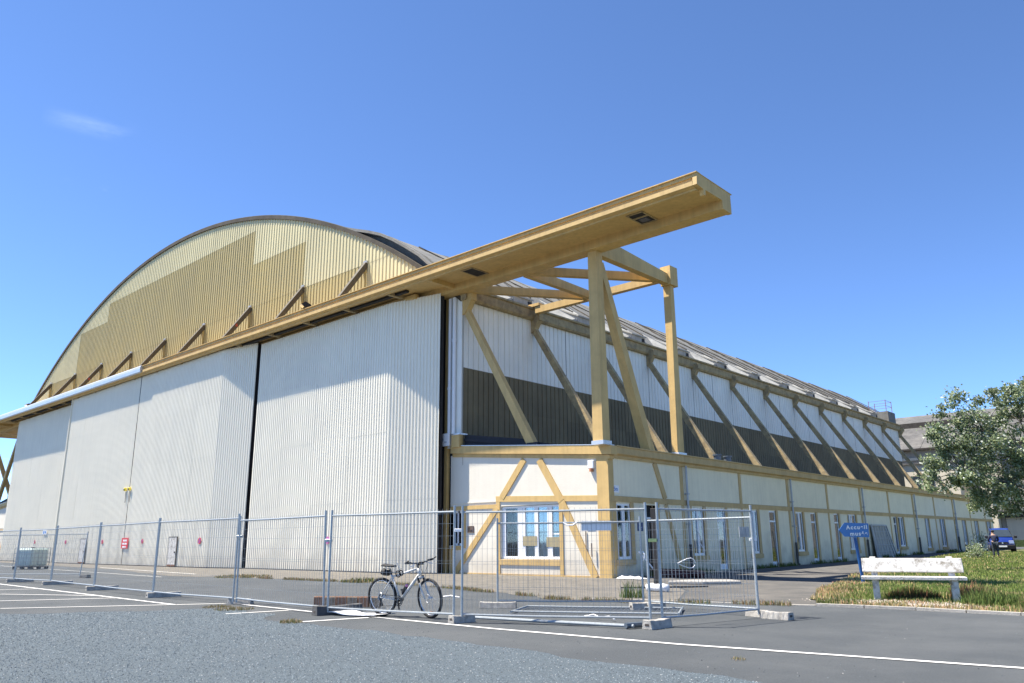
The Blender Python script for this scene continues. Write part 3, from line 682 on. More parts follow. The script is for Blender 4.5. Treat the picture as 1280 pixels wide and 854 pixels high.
wing = thing('hangar_annex', 'long low lean-to with cream walls and ochre timbers on the right side of the hangar', 'annex', (0, 0, 0))
AEND = 69.4
SIDE_OPEN = []     # (y0,y1,zbot,ztop,kind)
for t in [(.50, 1.52, .74, 3.03, 'w2'), (2.80, 3.60, .0, 3.02, 'dark'), (6.78, 7.85, .78, 3.0, 'w2'), (9.25, 10.08, .08, 3.02, 'd'), (12.95, 13.78, .78, 3.03, 'w2'), (15.25, 16.1, .05, 3.05, 'd'), (18.85, 19.85, .80, 3.06, 'w2'),
          (21.05, 21.85, .10, 3.07, 'd'), (24.85, 25.6, .12, 3.09, 'd'), (27.35, 28.75, .78, 3.10, 'w3'), (36.8, 37.45, .28, 3.12, 'd'), (37.9, 39.1, .90, 3.12, 'w2'), (44.9, 45.9, .72, 3.17, 'w2'), (49.3, 50.6, .76, 3.18, 'w2'),
          (53.9, 54.8, .30, 3.2, 'd'), (56.8, 57.9, .9, 3.2, 'w2'), (61.4, 62.7, .95, 3.2, 'w2'), (66.5, 67.9, .98, 3.2, 'w2')]:
    SIDE_OPEN.append(t)
ZC = 4.93
mb = MB()
for p, q, za, zb in wall_grid(.30, AEND, -.1, 3.10, [t[:4] for t in SIDE_OPEN]): mb.box(-.28, 0, p, q, za, zb)
obj('side_wall_lower', mb, m_plaster_dirty, wing)
for k in range(12):      # upper wall panels between the ochre posts
    a = k*BAY-.06+.13 if k else .30; b = min((k+1)*BAY-.06-.13, AEND)
    if a < b: obj('wall_panel', MB().box(-.28, 0, a, b, 3.34, ZC), m_plaster_dirty if k else m_plaster_dirty, wing)
obj('wall_backing', MB().box(-.30, -.281, .3, AEND, 3.0, 5.2), m_dark, wing)
for k in range(1, 12):
    y = k*BAY-.06
    obj('wall_post', MB().box(-.28, .035, y-.13, y+.13, 3.33, ZC), m_cornice, wing)
    obj('wall_post', MB().box(-.02, .03, y-.10, y+.10, gh(0, y), 3.10), m_cornice, wing)
for k in range(12):
    a = k*BAY-.06 if k else -.02; b = min((k+1)*BAY-.072, AEND)
    obj('belt_beam', MB().box(-.28, .05, a, b, 3.10, 3.33), m_cornice, wing)
    obj('cornice', MB().prism([(-.35, 4.93), (.10, 4.93), (.12, 5.04), (.26, 5.10), (.26, 5.38), (.30, 5.40), (.30, 5.45), (-.35, 5.47)], 'y', a if k else .30, b), m_cornice, wing)
obj('corner_post', MB().box(-.56, .045, -.06, .32, 0, 4.95), m_ochre, wing)
# diagonal timber on the side wall
obj('diagonal_brace', MB().beam((.015, 3.62, 4.93), (.015, 4.40, 3.33), .08, .30, up=(0, 1, .4)), m_cornice, wing)
obj('diagonal_brace', MB().beam((.015, 4.41, 3.09), (.015, 5.62, .05), .07, .30, up=(0, 1, .4)), m_cornice, wing)
# door and window surrounds
for (y0, y1, z0, z1, kd) in SIDE_OPEN:
    obj('jamb_trim', MB().box(-.16, .04, y1, y1+.24, max(z0-.02, gh(0, y1)), 3.09), m_cornice, wing)
    if kd != 'd': obj('jamb_trim', MB().box(-.16, .008, y0-.14, y0, max(z0-.02, gh(0, y1)), 3.09), m_cornice, wing)
    if kd == 'w2': window_side(wing, y0, y1, z0, z1, leaves=2)
    elif kd == 'w3': window_side(wing, y0, (y0+y1)/2, z0, z1, leaves=2, sill=False); window_side(wing, (y0+y1)/2, y1, z0, z1, leaves=1, sill=False); obj('window_sill', MB().box(-.10, .10, y0-.2, y1+.2, z0-.24, z0-.02), m_cornice, wing)
    elif kd == 'd': window_side(wing, y0, y1, z0+gh(0, y0)*0, z1, door=True, leaves=1, sill=False)
    else:
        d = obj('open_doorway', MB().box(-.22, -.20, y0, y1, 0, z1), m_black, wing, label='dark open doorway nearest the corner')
        obj('transom_bar', MB().box(-.19, -.13, y0, y1, 2.42, 2.50), m_pvcwhite, d)
obj('interior', MB().box(-1.6, -1.5, .3, AEND, 0, 3.3).box(-1.5, -.30, .3, AEND, 3.2, 3.3).box(-1.5, -.3, .3, AEND, .0, .02), mat('room_grey', (.30, .29, .27), .9), wing)
# downpipes
for k in (1, 3, 5, 7, 9):
    y = k*BAY+.02+.22
    g = gh(0, y); o = obj('downpipe', MB().tube([(.12, y, 4.95), (.12, y, g+1.3)], .055, 8), m_zinc, wing)
    obj('cast_iron_shoe', MB().tube([(.12, y, g+1.3), (.12, y, g+.15), (.22, y, g+.05)], .075, 8), mat('cast_iron', (.10, .095, .09), .8, .2, 10), o)
    obj('pipe_clip', MB().box(.0, .20, y-.08, y+.08, 3.6, 3.66).box(0, .20, y-.08, y+.08, 2.2, 2.26), m_zinc, o)
# --- front of the wing
def front(win_main=True, real=True):
    W_ = wing if real else wing2
    ops = [(-6.24, -2.72, .72, 3.10), (-9.70, -8.80, 1.33, 2.98)]
    mb = MB()
    for p, q, za, zb in wall_grid(-9.66, -.50, -.05, 3.14, ops): mb.box(p, q, 0, .28, za, zb)
    obj('front_wall_lower', mb, m_plaster, W_)
    mb = MB().add([(-9.66, 0, 3.14), (-.50, 0, 3.14), (-.50, 0, 4.95), (-9.66, 0, 5.72), (-9.66, .28, 3.14), (-.50, .28, 3.14), (-.50, .28, 4.95), (-9.66, .28, 5.72)], [(0, 1, 2, 3), (7, 6, 5, 4), (0, 4, 5, 1), (1, 5, 6, 2), (2, 6, 7, 3), (3, 7, 4, 0)])
    obj('front_wall_upper', mb, m_plaster, W_)
    # parapet band and its lower moulding follow the slope of the roof
    def slope_bar(x0, x1, zo0, zo1, y0, y1, name, material):
        z = lambda x: ZL(x)
        return obj(name, MB().add([(x0, y0, z(x0)+zo0), (x1, y0, z(x1)+zo0), (x1, y0, z(x1)+zo1), (x0, y0, z(x0)+zo1), (x0, y1, z(x0)+zo0), (x1, y1, z(x1)+zo0), (x1, y1, z(x1)+zo1), (x0, y1, z(x0)+zo1)],
              [(0, 1, 2, 3), (7, 6, 5, 4), (0, 4, 5, 1), (1, 5, 6, 2), (2, 6, 7, 3), (3, 7, 4, 0)]), material, W_)
    slope_bar(-9.55, .30, -.38, .0, -.15, .30, 'parapet', m_ochre); slope_bar(-9.50, .14, -.55, -.383, -.055, .28, 'parapet_moulding', m_ochre)
    slope_bar(-8.80, .31, .001, .035, -.165, .10, 'coping', m_alu)
    obj('parapet_block', MB().box(-9.40, -8.82, -.24, .28, 6.1, 6.72), m_ochre, W_)
    obj('block_cap', MB().box(-9.2, -8.78, -.28, .3, 6.72, 6.80), m_alu, W_)
    obj('flashing', MB().prism([(-8.80, 6.14), (-8.80, 6.74), (-4.9, 6.18), (-4.75, 5.85)], 'y', .12, .16), m_bitumen, W_)
    obj('belt_beam', MB().add([(-6.5, -.045, 3.32), (-.57, -.045, 3.13), (-.57, -.045, 3.37), (-6.5, -.045, 3.58), (-6.5, .02, 3.32), (-.57, .02, 3.13), (-.57, .02, 3.37), (-6.5, .02, 3.58)], [(0, 1, 2, 3), (7, 6, 5, 4), (0, 4, 5, 1), (1, 5, 6, 2), (2, 6, 7, 3), (3, 7, 4, 0)]), m_ochre, W_)
    obj('belt_beam', MB().box(-9.62, -6.5, -.045, .02, 3.02, 3.20), m_ochre, W_)
    obj('belt_beam', MB().box(-9.62, -6.5, -.035, .02, 3.32, 3.38), m_plaster, W_)
    A = Vector((-4.70, 0, 5.08)); B = Vector((-9.28, 0, .0))
    pa = lambda z: A+(B-A)*((A.z-z)/(A.z-B.z))
    p1 = pa(3.50); p2 = pa(3.18)
    obj('diagonal_brace', MB().beam((A.x, -.02, A.z+.1), (p1.x, -.02, p1.z), .08, .30, up=(1, 0, 0)), m_ochre, W_)
    obj('diagonal_brace', MB().beam((p2.x, -.02, p2.z-.12), (B.x, -.02, B.z), .075, .28, up=(1, 0, 0)), m_ochre, W_)
    obj('diagonal_brace', MB().beam((-3.78, -.018, 5.10), (-2.53, -.018, 3.2), .10, .34, up=(1, 0, 0)), m_ochre, W_)
    obj('diagonal_brace', MB().beam((-2.53, -.016, 3.2), (-.80, -.016, .0), .09, .34, up=(1, 0, 0)), m_ochre, W_)
    for x0, x1, z1 in ((-6.48, -6.26, 3.32), (-2.68, -2.50, 3.14), (-8.76, -8.55, 3.02), (-9.66, -9.5, 1.2)):
        obj('wall_post', MB().box(x0, x1, -.04, .05, 0.0 if x1 > -8 or x1 < -9 else 1.2, z1), m_ochre, W_)
    obj('sill_beam', MB().box(-6.255, -2.69, -.05, .1, .46, .70), m_ochre, W_)
    obj('sill_beam', MB().box(-9.5, -8.77, -.05, .1, 1.12, 1.31), m_ochre, W_)
    obj('plinth_line', MB().box(-9.6, -.57, -.03, .02, .0, .07), m_cornice, W_)
    # the big window: one single casement, then three narrow ones
    Y_ = .10; fr = MB()
    z0, z1 = .74, 3.08
    fr.box(-6.22, -2.72, Y_, Y_+.06, z1-.09, z1).box(-6.22, -2.72, Y_-.02, Y_+.06, z0, z0+.10)
    for a, b in ((-6.22, -5.99), (-5.24, -4.78), (-4.22, -4.0), (-3.47, -3.19), (-2.79, -2.70)): fr.box(a, b, Y_-.01, Y_+.06, z0+.10, z1-.09)
    wm = obj('window', fr, m_pvcwhite, W_)
    for a, b in ((-5.99, -5.24), (-4.78, -4.22), (-4.0, -3.47), (-3.19, -2.79)):
        obj('pane', MB().box(a, b, Y_+.02, Y_+.03, z0+.10, z1-.09), m_glass, wm)
        n = max(12, int((b-a)/.05)); vs = []
        for i in range(n+1): x = a+(b-a)*i/n; o_ = .03*sin(i*1.7)+.012*sin(i*4.1+a); vs += [(x, Y_+.14+o_, z0), (x, Y_+.14+o_*.6, z1)]
        fs = [(2*i, 2*i+1, 2*i+3, 2*i+2) for i in range(n) if not (.42 < i/n < .5)]
        obj('curtain', MB().add(vs, fs), m_curtain, wm)
    for a, b, zz in ((-4.93, -4.08, 1.30), (-3.52, -2.76, 1.25)): obj('paper_sheet', MB().box(a, b, Y_-.03, Y_-.015, zz, zz+.42), m_kraft, wm)
    obj('white_bar', MB().box(-3.12, -2.80, Y_-.012, Y_+.05, 1.78, 1.84), m_pvcwhite, wm)
    fr = MB().box(-9.5, -9.38, .1, .16, 1.33, 2.98).box(-8.94, -8.80, .1, .16, 1.33, 2.98).box(-9.38, -8.94, .1, .16, 2.88, 2.98).box(-9.38, -8.94, .1, .16, 1.33, 1.43).box(-9.24, -9.14, .09, .16, 1.43, 2.88)
    wl = obj('window', fr, m_pvcwhite, W_); obj('pane', MB().box(-9.38, -8.94, .12, .13, 1.43, 2.88), m_glass, wl)
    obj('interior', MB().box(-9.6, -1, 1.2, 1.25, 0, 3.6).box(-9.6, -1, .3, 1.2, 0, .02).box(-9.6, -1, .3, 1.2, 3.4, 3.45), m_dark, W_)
    if real:
        for x0, x1, za, zb in ((-8.42, -8.0, 1.92, 2.24), (-1.2, -.80, 1.98, 2.28)):
            v = obj('vent_plate', MB().box(x0, x1, -.035, .0, za, zb), mat('brown_plate', (.16, .11, .085), .7, .2, 10), W_)
            obj('vent_slots', MB().box(x0+.05, x0+.16, -.04, -.034, za+.06, zb-.06).box(x0+.2, x1-.05, -.04, -.034, za+.06, za+.13), m_dark, v)
        s_ = obj('alarm_siren', MB().box(-.98, -.66, -.14, .0, 4.50, 4.86), m_pvcwhite, W_, bevel=.03)
        obj('siren_lens', MB().tube([(-.82, -.08, 4.50), (-.82, -.08, 4.38)], .09, 12), mat('siren_orange', (.55, .22, .10), .4), s_)
        obj('conduit', MB().tube([(-1.25, -.04, 0.5), (-1.25, -.04, 1.9)], .025, 6).tube([(-.9, -.12, .85), (-.9, -.12, 1.4)], .03, 6), mat('old_pipe', (.30, .22, .15), .8), W_)
front()
# things on the side wall near the corner
p = obj('height_plate', MB().box(.0, .012, .26, .74, 3.48, 3.78), m_white, wing)
M = Matrix.Translation((.014, .50, 3.55)) @ Matrix.Rotation(pi/2, 4, 'Z') @ Matrix.Rotation(pi/2, 4, 'X')
text_mesh('5m', .24, M, 'plate_lettering', m_signblue, p, 1.0, .002, bold=.004)
p = obj('blue_notice', MB().box(.0, .015, 2.02, 2.46, 1.89, 2.26), m_navy, wing)
obj('notice_print', MB().box(.015, .018, 2.1, 2.38, 2.03, 2.07).box(.015, .018, 2.1, 2.34, 1.96, 1.99), mat('print_blue', (.25, .35, .55), .5), p)
# roof of the wing
obj('roof', MB().add([(.2, .05, 5.35), (-8.8, .05, 6.55), (-8.8, AEND, 6.55), (.2, AEND, 5.35), (.2, .05, 5.2), (-8.8, .05, 6.4), (-8.8, AEND, 6.4), (.2, AEND, 5.2)], [(0, 1, 2, 3), (7, 6, 5, 4), (0, 4, 5, 1), (1, 5, 6, 2), (2, 6, 7, 3), (3, 7, 4, 0)]), m_bitumen, wing)
for y in (12.4, 13.6): 
    v = obj('roof_vent', MB().tube([(-1.4, y, 5.4), (-1.4, y, 6.0)], .20, 12), m_galvdark, wing); obj('vent_cap', MB().tube([(-1.4, y, 6.0), (-1.4, y, 6.08)], .25, 12), m_galvdark, v)
obj('end_wall', MB().box(-8.8, -.28, AEND-.3, AEND, 0, 5.3), m_plaster_dirty, wing)
# mirrored wing at the left end
wing2 = thing('hangar_annex', 'short view of the matching lean-to beyond the far left end of the hangar doors', 'annex', (2*XC, 0, 0))
MIRROR[0] = 2*XC
front(real=False)
obj('side_wall_lower', MB().box(-.28, 0, .3, AEND, -.1, 5.2), m_plaster_dirty, wing2)
obj('corner_post', MB().box(-.56, .045, -.06, .32, 0, 4.95), m_ochre, wing2)
obj('roof', MB().add([(.2, .05, 5.35), (-8.8, .05, 6.55), (-8.8, AEND, 6.55), (.2, AEND, 5.35), (.2, .05, 5.2), (-8.8, .05, 6.4), (-8.8, AEND, 6.4), (.2, AEND, 5.2)], [(0, 1, 2, 3), (7, 6, 5, 4), (0, 4, 5, 1), (1, 5, 6, 2), (2, 6, 7, 3), (3, 7, 4, 0)]), m_bitumen, wing2)
MIRROR[0] = None

# ================================================================== TEMPORARY FENCE
LOCAL[0] = True
def fence_panel(w, h=2.0, z0=.14, label='', group='temporary fence panels'):
    """mesh panel in its own frame: left post at x=0, right post at x=w"""
    t = thing('temporary_fence', label, 'fence panel', group=group)
    r = .024
    for x in (0, w): 
        p = obj('post', MB().tube([(x, 0, z0-.08), (x, 0, z0+h)], r, 8), m_galv, t)
    obj('top_rail', MB().tube([(0, 0, z0+h-.12), (w/3, .004, z0+h-.125), (w, 0, z0+h-.12)], .020, 8), m_galv, t)
    obj('bottom_rail', MB().tube([(0, 0, z0+.02), (w*.4, 0, z0+.008), (w, 0, z0+.02)], .020, 8), m_galv, t)
    mb = MB(); n = int(w/.10); g = .0019
    for i in range(1, n): x = w*i/n; mb.box(x-g, x+g, -g, g, z0+.03, z0+h-.06)
    for k in range(9):
        z = z0+.05+(h-.16)*k/8+(.0); mb.box(.02, w-.02, -g*2.2, -g*.2, z-g, z+g)
        if k in (0, 4, 8): mb.box(.02, w-.02, -g*2.2, -g*.2, z-g-.05, z+g-.05)
    obj('mesh_infill', mb, m_wire, t, kind='stuff', recalc=False)
    return t
def foot(label, x, y, rz, dark=False, L_=.72, W_=.22, H=.145, z=0, broken=False):
    t = thing('concrete_block', label, 'fence foot', (x, y, gh(x, y)+z), rz, 'concrete fence feet')
    mb = MB(); P = [(-L_/2, .0, W_), (-L_/2+.03, .01, W_), (L_/2-.03, .0, W_), (L_/2, .0, W_)]
    prof = [(-W_/2, 0), (W_/2, 0), (W_/2-.025, H), (-W_/2+.025, H)]
    # saddle shaped top: slightly lower in the middle
    n = 9; vs = []
    for i in range(n):
        xx = -L_/2+L_*i/(n-1); hh = H*(1-.10*sin(pi*i/(n-1))) + random.uniform(-.004, .004); d = random.uniform(-.004, .004)
        lo = .0
        vs += [(xx, -W_/2+d, lo), (xx, W_/2+d, lo), (xx, W_/2-.025+d, hh), (xx, -W_/2+.025+d, hh)]
    fs = []
    for i in range(n-1):
        for k in range(4): fs.append((4*i+k, 4*i+(k+1) % 4, 4*i+4+(k+1) % 4, 4*i+4+k))
    fs += [(0, 3, 2, 1), (4*n-4, 4*n-3, 4*n-2, 4*n-1)]
    mt = mat('dark_rubber_foot', (.10, .10, .10), .9, .2, 10, bump=.4) if dark else m_block
    obj('block', MB().add(vs, fs), mt, t, bevel=.006)
    for s in (-1, 1):
        obj('lifting_hole', MB().box(s*(L_/2-.012), s*(L_/2+.003), -.045, .045, .055, .095), mat('hole_shade', (.07, .06, .055), .95), t)
    return t
def place_panel(a, b, label, h=2.02, lean=0):
    a = Vector(a); b = Vector(b); d = b-a
    t = fence_panel(d.length, h, label=label); t.location = (a.x, a.y, gh(a.x, a.y)); t.rotation_euler = (lean, 0, atan2(d.y, d.x)); return t
off = .055
place_panel((-24.6, -16.6), (-19.25, -16.15), 'galvanised mesh panel cut by the left edge of the photo', 2.1)
place_panel((-19.15, -16.15), (-15.52, -15.95), 'narrow mesh panel in front of the translucent tank', 2.1)
place_panel((-15.42, -15.95), (-9.92, -16.42), 'mesh panel just left of the red notice on the doors', 2.12)
place_panel((-9.82, -16.43), (-4.45, -16.82), 'mesh panel in front of the red notice', 2.12)
place_panel((-4.35, -16.84), (.12, -16.78), 'mesh panel in front of the wicket door at the right', 2.12)
place_panel((.28, -16.77), (4.46, -17.05), 'mesh panel between the tan foot and the hollow bricks', 2.06, radians(1.5))
place_panel((4.66, -17.08), (7.98, -16.52), 'mesh panel with the bicycle behind it', 2.06)
place_panel((8.16, -16.48), (11.36, -14.9), 'mesh panel nearest the camera, in front of the big window', 2.04)
place_panel((11.52, -14.76), (12.08, -12.1), 'mesh panel turned away towards the lean-to, right end of the run', 2.04)
place_panel((6.28, -13.49), (9.12, -11.68), 'mesh panel of the rear row, in front of the white casement window', 1.9)
pr = place_panel((9.22, -11.60), (12.02, -12.0), 'mesh panel closing the little enclosure at the back right', 1.92)
pl = place_panel((-27.5, -15.9), (-21.9, -12.6), 'mesh panel behind the run, leaning left of the tank', 2.0, radians(-6))
# panel lying on the ground inside the enclosure
fp = fence_panel(3.5, 1.55, .0, label='mesh panel lying flat on the asphalt in front of the annex')
fp.rotation_euler = (radians(-88.5), 0, radians(25)); fp.location = (7.75, -15.95, .06)
fp.rotation_euler = (radians(-90), radians(0), radians(27.5)); fp.location = (7.60, -14.45, .05)
# clips that join neighbouring posts
for (x, y, z, lab) in ((8.07, -16.5, 1.72, 'white clamp joining the posts beside the bicycle'), (11.44, -14.83, 1.50, 'yellow green clamp on the nearest pair of posts'), (4.56, -17.07, 1.55, 'steel clamp on the leaning pair of posts'), (.2, -16.77, 1.68, 'small clamp on the posts over the tan foot'), (12.06, -12.05, 1.5, 'white clamp on the last pair of posts')):
    c = obj('fence_clamp', MB().box(-.075, .075, -.035, .035, -.03, .03), m_white if 'white' in lab else (mat('lime_band', (.62, .68, .25), .5) if 'yellow' in lab else m_galv), bevel=.006)
    c.location = (x, y, z); tag(c, lab, 'clamp', 'clamps on the fence'); c.rotation_euler = (0, 0, .5)
foot('grey concrete foot at the far left of the fence', -24.3, -16.2, radians(88), L_=.95)
foot('dark concrete foot in front of the translucent tank', -19.25, -15.9, radians(86), L_=1.0)
foot('grey concrete foot left of the leaning mesh panel', -15.3, -15.75, radians(84), L_=1.05)
foot('grey concrete foot under the fourth post pair from the left', -9.75, -16.2, radians(84), L_=1.0)
foot('long grey concrete foot in front of the small white wicket door', -4.3, -16.55, radians(84), L_=.95)
foot('crumbling tan foot where the painted bay line starts', .1, -16.55, radians(35), L_=.62)
foot('short concrete foot just right of the bicycle', 8.1, -16.42, radians(80), L_=.5)
foot('pale concrete foot with a dark slot, nearest to the camera', 11.56, -15.0, radians(86), L_=.60, H=.16)
foot('pale concrete foot half hidden at the right end of the fence', 12.0, -11.95, radians(-12), L_=.5)
foot('outermost concrete foot at the right end of the fence', 12.5, -12.2, radians(-8), L_=.6, H=.15)
foot('long pale foot of the rear row below the big window', 6.35, -13.55, radians(36), L_=.85)
foot('concrete foot of the rear row beside the black post', 9.2, -11.95, radians(60), L_=.45, H=.16)
foot('concrete foot of the rear row, right twin beside the black post', 9.45, -11.7, radians(60), L_=.42, H=.15)
foot('small dark foot at the end of the leaning panel', -21.2, -12.6, radians(10), True, L_=.6)
foot('black hollow plastic foot below the hollow bricks', 4.6, -16.78, radians(78), True, L_=1.05, W_=.3, H=.2)
# signs hung on the fence
s_ = thing('fence_sign', 'blank white board hung on the rear mesh panel', 'sign', (8.25, -12.2, 1.83), radians(32))
obj('board', MB().box(-.35, .35, -.02, -.008, -.1, .12), m_white, s_)
s_ = thing('fence_sign', 'small grey board on the panel at the right end', 'sign', (12.0, -12.32, 1.65), radians(70))
obj('board', MB().box(-.13, .13, -.02, -.008, -.10, .10), mat('grey_board', (.42, .42, .41), .7, .1, 8), s_)
def tape(label, pts, r=.012):
    return tag(obj('plastic_tape', MB().tube(pts, r, 5), m_white), label, 'tape', 'scraps of white barrier tape')
tape('loop of white tape caught in the right end panel', [(11.66+.06*cos(t), -14.05+.22*cos(t), 1.08+.075*sin(t)+.03*sin(2*t)) for t in [i*.5 for i in range(13)]], .008)
tape('white tape twisted round the rear posts', [(9.15+.05*sin(i), -11.66, 1.25-.06*i) for i in range(7)], .016)
tape('white tape on the top rail of the rear panel', [(7.62, -12.64, 1.92), (7.72, -12.62, 1.86), (7.82, -12.55, 1.86), (7.92, -12.5, 1.93)], .02)
tape('scrap of white tape on the asphalt below the left casement', [(2.6, -11.8, .02), (2.8, -11.7, .05), (3.0, -11.75, .04), (3.15, -11.7, .02)], .02)
tape('white tape snaking over the flat mesh panel', [(9.5, -14.4, .05), (9.7, -14.35, .09), (9.9, -14.45, .06), (10.1, -14.4, .08), (10.3, -14.5, .05)], .015)
tape('white tape hanging on the second side window', [(.25, 6.7, 2.0), (.3, 6.9, 1.6), (.2, 7.0, 1.35), (.3, 7.25, 1.0)], .03)
LOCAL[0] = False
# steel pipe lying beside the flat panel
tag(obj('steel_tube', MB().tube([(7.9, -15.9, .05), (9.6, -15.7, .055), (11.3, -15.35, .05)], .03, 8), m_galv), 'loose steel tube lying in front of the flat mesh panel', 'tube')
tag(obj('steel_tube', MB().tube([(11.2, -15.45, .06), (11.35, -15.0, .06), (11.42, -14.7, .07)], .05, 8), m_galvdark), 'short dark tube behind the nearest concrete foot', 'tube')
# white tube leaning on the wall, rolled carpet, slab, black post with sandbag
tag(obj('white_tube', MB().tube([(1.0, 2.0, .05), (.55, 1.2, 1.05)], .035, 8), m_white), 'thin white tube leaning near the dark doorway', 'tube')
mb = MB().tube([(.35, 3.0, .16), (1.4, 2.6, .17), (3.0, 2.0, .16)], .15, 12); mb.tube([(.6, 2.4, .12), (2.6, 1.6, .12)], .11, 10)
tag(obj('rolled_carpet', mb, m_darkred), 'dark red rolled carpet lying at the foot of the wall', 'carpet')
tag(obj('concrete_slab', MB().prism([(4.2, -2.6), (5.4, -2.2), (6.3, -1.2), (5.6, -.6), (4.4, -1.4)], 'z', .0, .12), m_block, bevel=.03), 'broken concrete slab tipped up beside the path', 'slab')
tag(obj('black_cable', MB().tube([(4.3, -5.6, .02), (5.0, -5.1, .03), (5.6, -4.4, .03), (6.2, -3.4, .02)], .035, 6), m_black), 'black cable lying across the path entrance', 'cable')
bp_ = thing('black_post', 'slim black banner post standing on a white sandbag', 'post', (6.15, -6.35, 0))
LOCAL[0] = True
obj('panel', MB().box(-.10, .10, -.05, .05, .08, 2.45), m_black, bp_, bevel=.01)
b_ = MB(); b_.tube([(-.36, 0, .10), (-.2, .02, .13), (0, 0, .12), (.2, -.02, .13), (.36, 0, .10)], .12, 10); obj('sandbag', b_, m_white, bp_, smooth=True)
LOCAL[0] = False
# rubbish by the corner of the lean-to
mb = MB()
G_ = 9
vs = [(.35+1.2*i/G_+random.uniform(-.07, .07), -.25+.55*j/4+random.uniform(-.05, .05), .02+(.11*random.random() if 0 < j < 4 and 0 < i < G_ else 0)) for i in range(G_+1) for j in range(5)]
mb.add(vs, [(5*i+j, 5*i+5+j, 5*i+6+j, 5*i+1+j) for i in range(G_) for j in range(4)])
tag(obj('plastic_sheeting', mb, m_white), 'crumpled white plastic sheeting at the corner of the annex', 'sheeting')
# row of hollow bricks, white board on the ground
LOCAL[0] = True
for i in range(6):
    t = thing('hollow_brick', ['left end brick of the row behind the leaning posts', 'second brick from the left behind the leaning posts', 'third brick from the left behind the leaning posts', 'third brick from the bicycle in the row of bricks', 'second brick from the bicycle in the row of bricks', 'end brick nearest the bicycle, its holes showing'][i], 'brick', (2.45+.235*i, -15.72+.02*i+.19*i*.62, 0), radians(33+random.uniform(-4, 4)), 'row of hollow clay bricks')
    t.location = (2.75+.24*i, -15.95+.145*i, .0)
    b = MB().box(-.135, .125, -.10, .10, .02, .25); o = obj('clay_body', b, m_brick if i % 2 == 0 else m_bricktan, t, bevel=.006)
    mb = MB()
    for yy in (-.05, .05):
        for zz in (.085, .185): mb.box(.124, .128, yy-.032, yy+.032, zz-.032, zz+.032)
    if i == 5: obj('brick_holes', mb, m_dark, t, kind='stuff')
    t2 = MB()
    for yy in (-.06, -.02, .02, .06): t2.box(-.13, .12, yy-.004, yy+.004, .25, .254)
    obj('grooves', t2, m_brick, t, kind='stuff')
LOCAL[0] = False
n = 14; vs = []
for i in range(n+1):
    x = 4.45+1.45*i/n; z = .035+.045*max(0, sin(i*.55))*(1 if i < 12 else .4)
    for yy in (0, .5): vs.append((x+yy*.1, -17.12+.35*(i/n)+yy, z+.01*yy)); 
fs = [(2*i, 2*i+2, 2*i+3, 2*i+1) for i in range(n)]
vs += [(a, b, c-.014) for a, b, c in vs]; N2 = 2*(n+1)
fs += [(N2+2*i+1, N2+2*i+3, N2+2*i+2, N2+2*i) for i in range(n)] + [(2*i, N2+2*i, N2+2*i+2, 2*i+2) for i in range(n)] + [(2*i+1, 2*i+3, N2+2*i+3, N2+2*i+1) for i in range(n)]
tag(obj('white_board', MB().add(vs, fs), m_white), 'warped white board lying under the bicycle rear wheel', 'board')

# ================================================================== BICYCLE
LOCAL[0] = True
bike = thing('bicycle', 'silver mountain bike with black saddle bag leaning on the mesh fence', 'bicycle', (5.80, -16.42, 0), radians(11))
RW = .345; WB = 1.10
def wheel(x, steer=0, front=False):
    M = Matrix.Translation((x, 0, RW)) @ Matrix.Rotation(steer, 4, 'Z')
    w_ = obj('wheel', MB().torus((0, 0, 0), RW-.055, .011, n=36, k=6).xf(M), m_chrome, bike, smooth=True)
    obj('tyre', MB().torus((0, 0, 0), RW-.026, .026, n=40, k=8).xf(M), m_tyre, w_, smooth=True)
    obj('hub', MB().tube([(0, -.05, 0), (0, .05, 0)], .02, 8).xf(M), m_chrome, w_)
    mb = MB()
    for i in range(24):
        a = 2*pi*i/24; s = 1 if i % 2 else -1
        mb.beam((.02*cos(a+.5*s), .03*s, .02*sin(a+.5*s)), ((RW-.06)*cos(a), 0, (RW-.06)*sin(a)), .0028, .0028)
    obj('spokes', mb.xf(M), m_chrome, w_, kind='stuff')
    obj('brake_disc', MB().torus((0, -.045, 0), .07, .007, n=20, k=4).xf(M), m_chrome, w_)
    if front:
        obj('reflector', MB().box(.02, .12, -.012, .012, -.26, -.22).xf(M), m_orange, w_)
    return w_
wheel(0); ST = radians(-14); wheel(WB, ST, True)
BB = (.43, 0, .29); SEAT = (.24, 0, .74); HT = (.86, 0, .86); HB = (.90, 0, .74)
fr = MB(); fr.tube([BB, SEAT], .019, 10); fr.tube([BB, (HB[0]-.01, 0, HB[2]+.02)], .032, 10, r2=.026); fr.tube([(.26, 0, .70), HT], .021, 10); fr.tube([HT, HB], .026, 10)
for s in (-1, 1): fr.tube([(0, .065*s, RW), (.41, .04*s, .29)], .012, 8); fr.tube([(0, .065*s, RW), (.255, .03*s, .68)], .011, 8)
obj('frame', fr, m_bikeframe, bike, smooth=True)
MF = Matrix.Translation((.88, 0, .80)) @ Matrix.Rotation(ST, 4, 'Z') @ Matrix.Translation((-.88, 0, -.80))
fk = MB()
for s in (-1, 1): fk.tube([(.915, .062*s, .70), (1.03, .062*s, .45), (WB, .062*s, RW)], .016, 8)
fk.beam((.915, -.07, .70), (.915, .07, .70), .045, .04)
obj('fork', fk.xf(MF), m_bikeframe, bike, smooth=True)
obj('fork_stanchion', MB().tube([(.905, .062, .73), (.955, .062, .62)], .02, 8).tube([(.905, -.062, .73), (.955, -.062, .62)], .02, 8).xf(MF), m_black, bike)
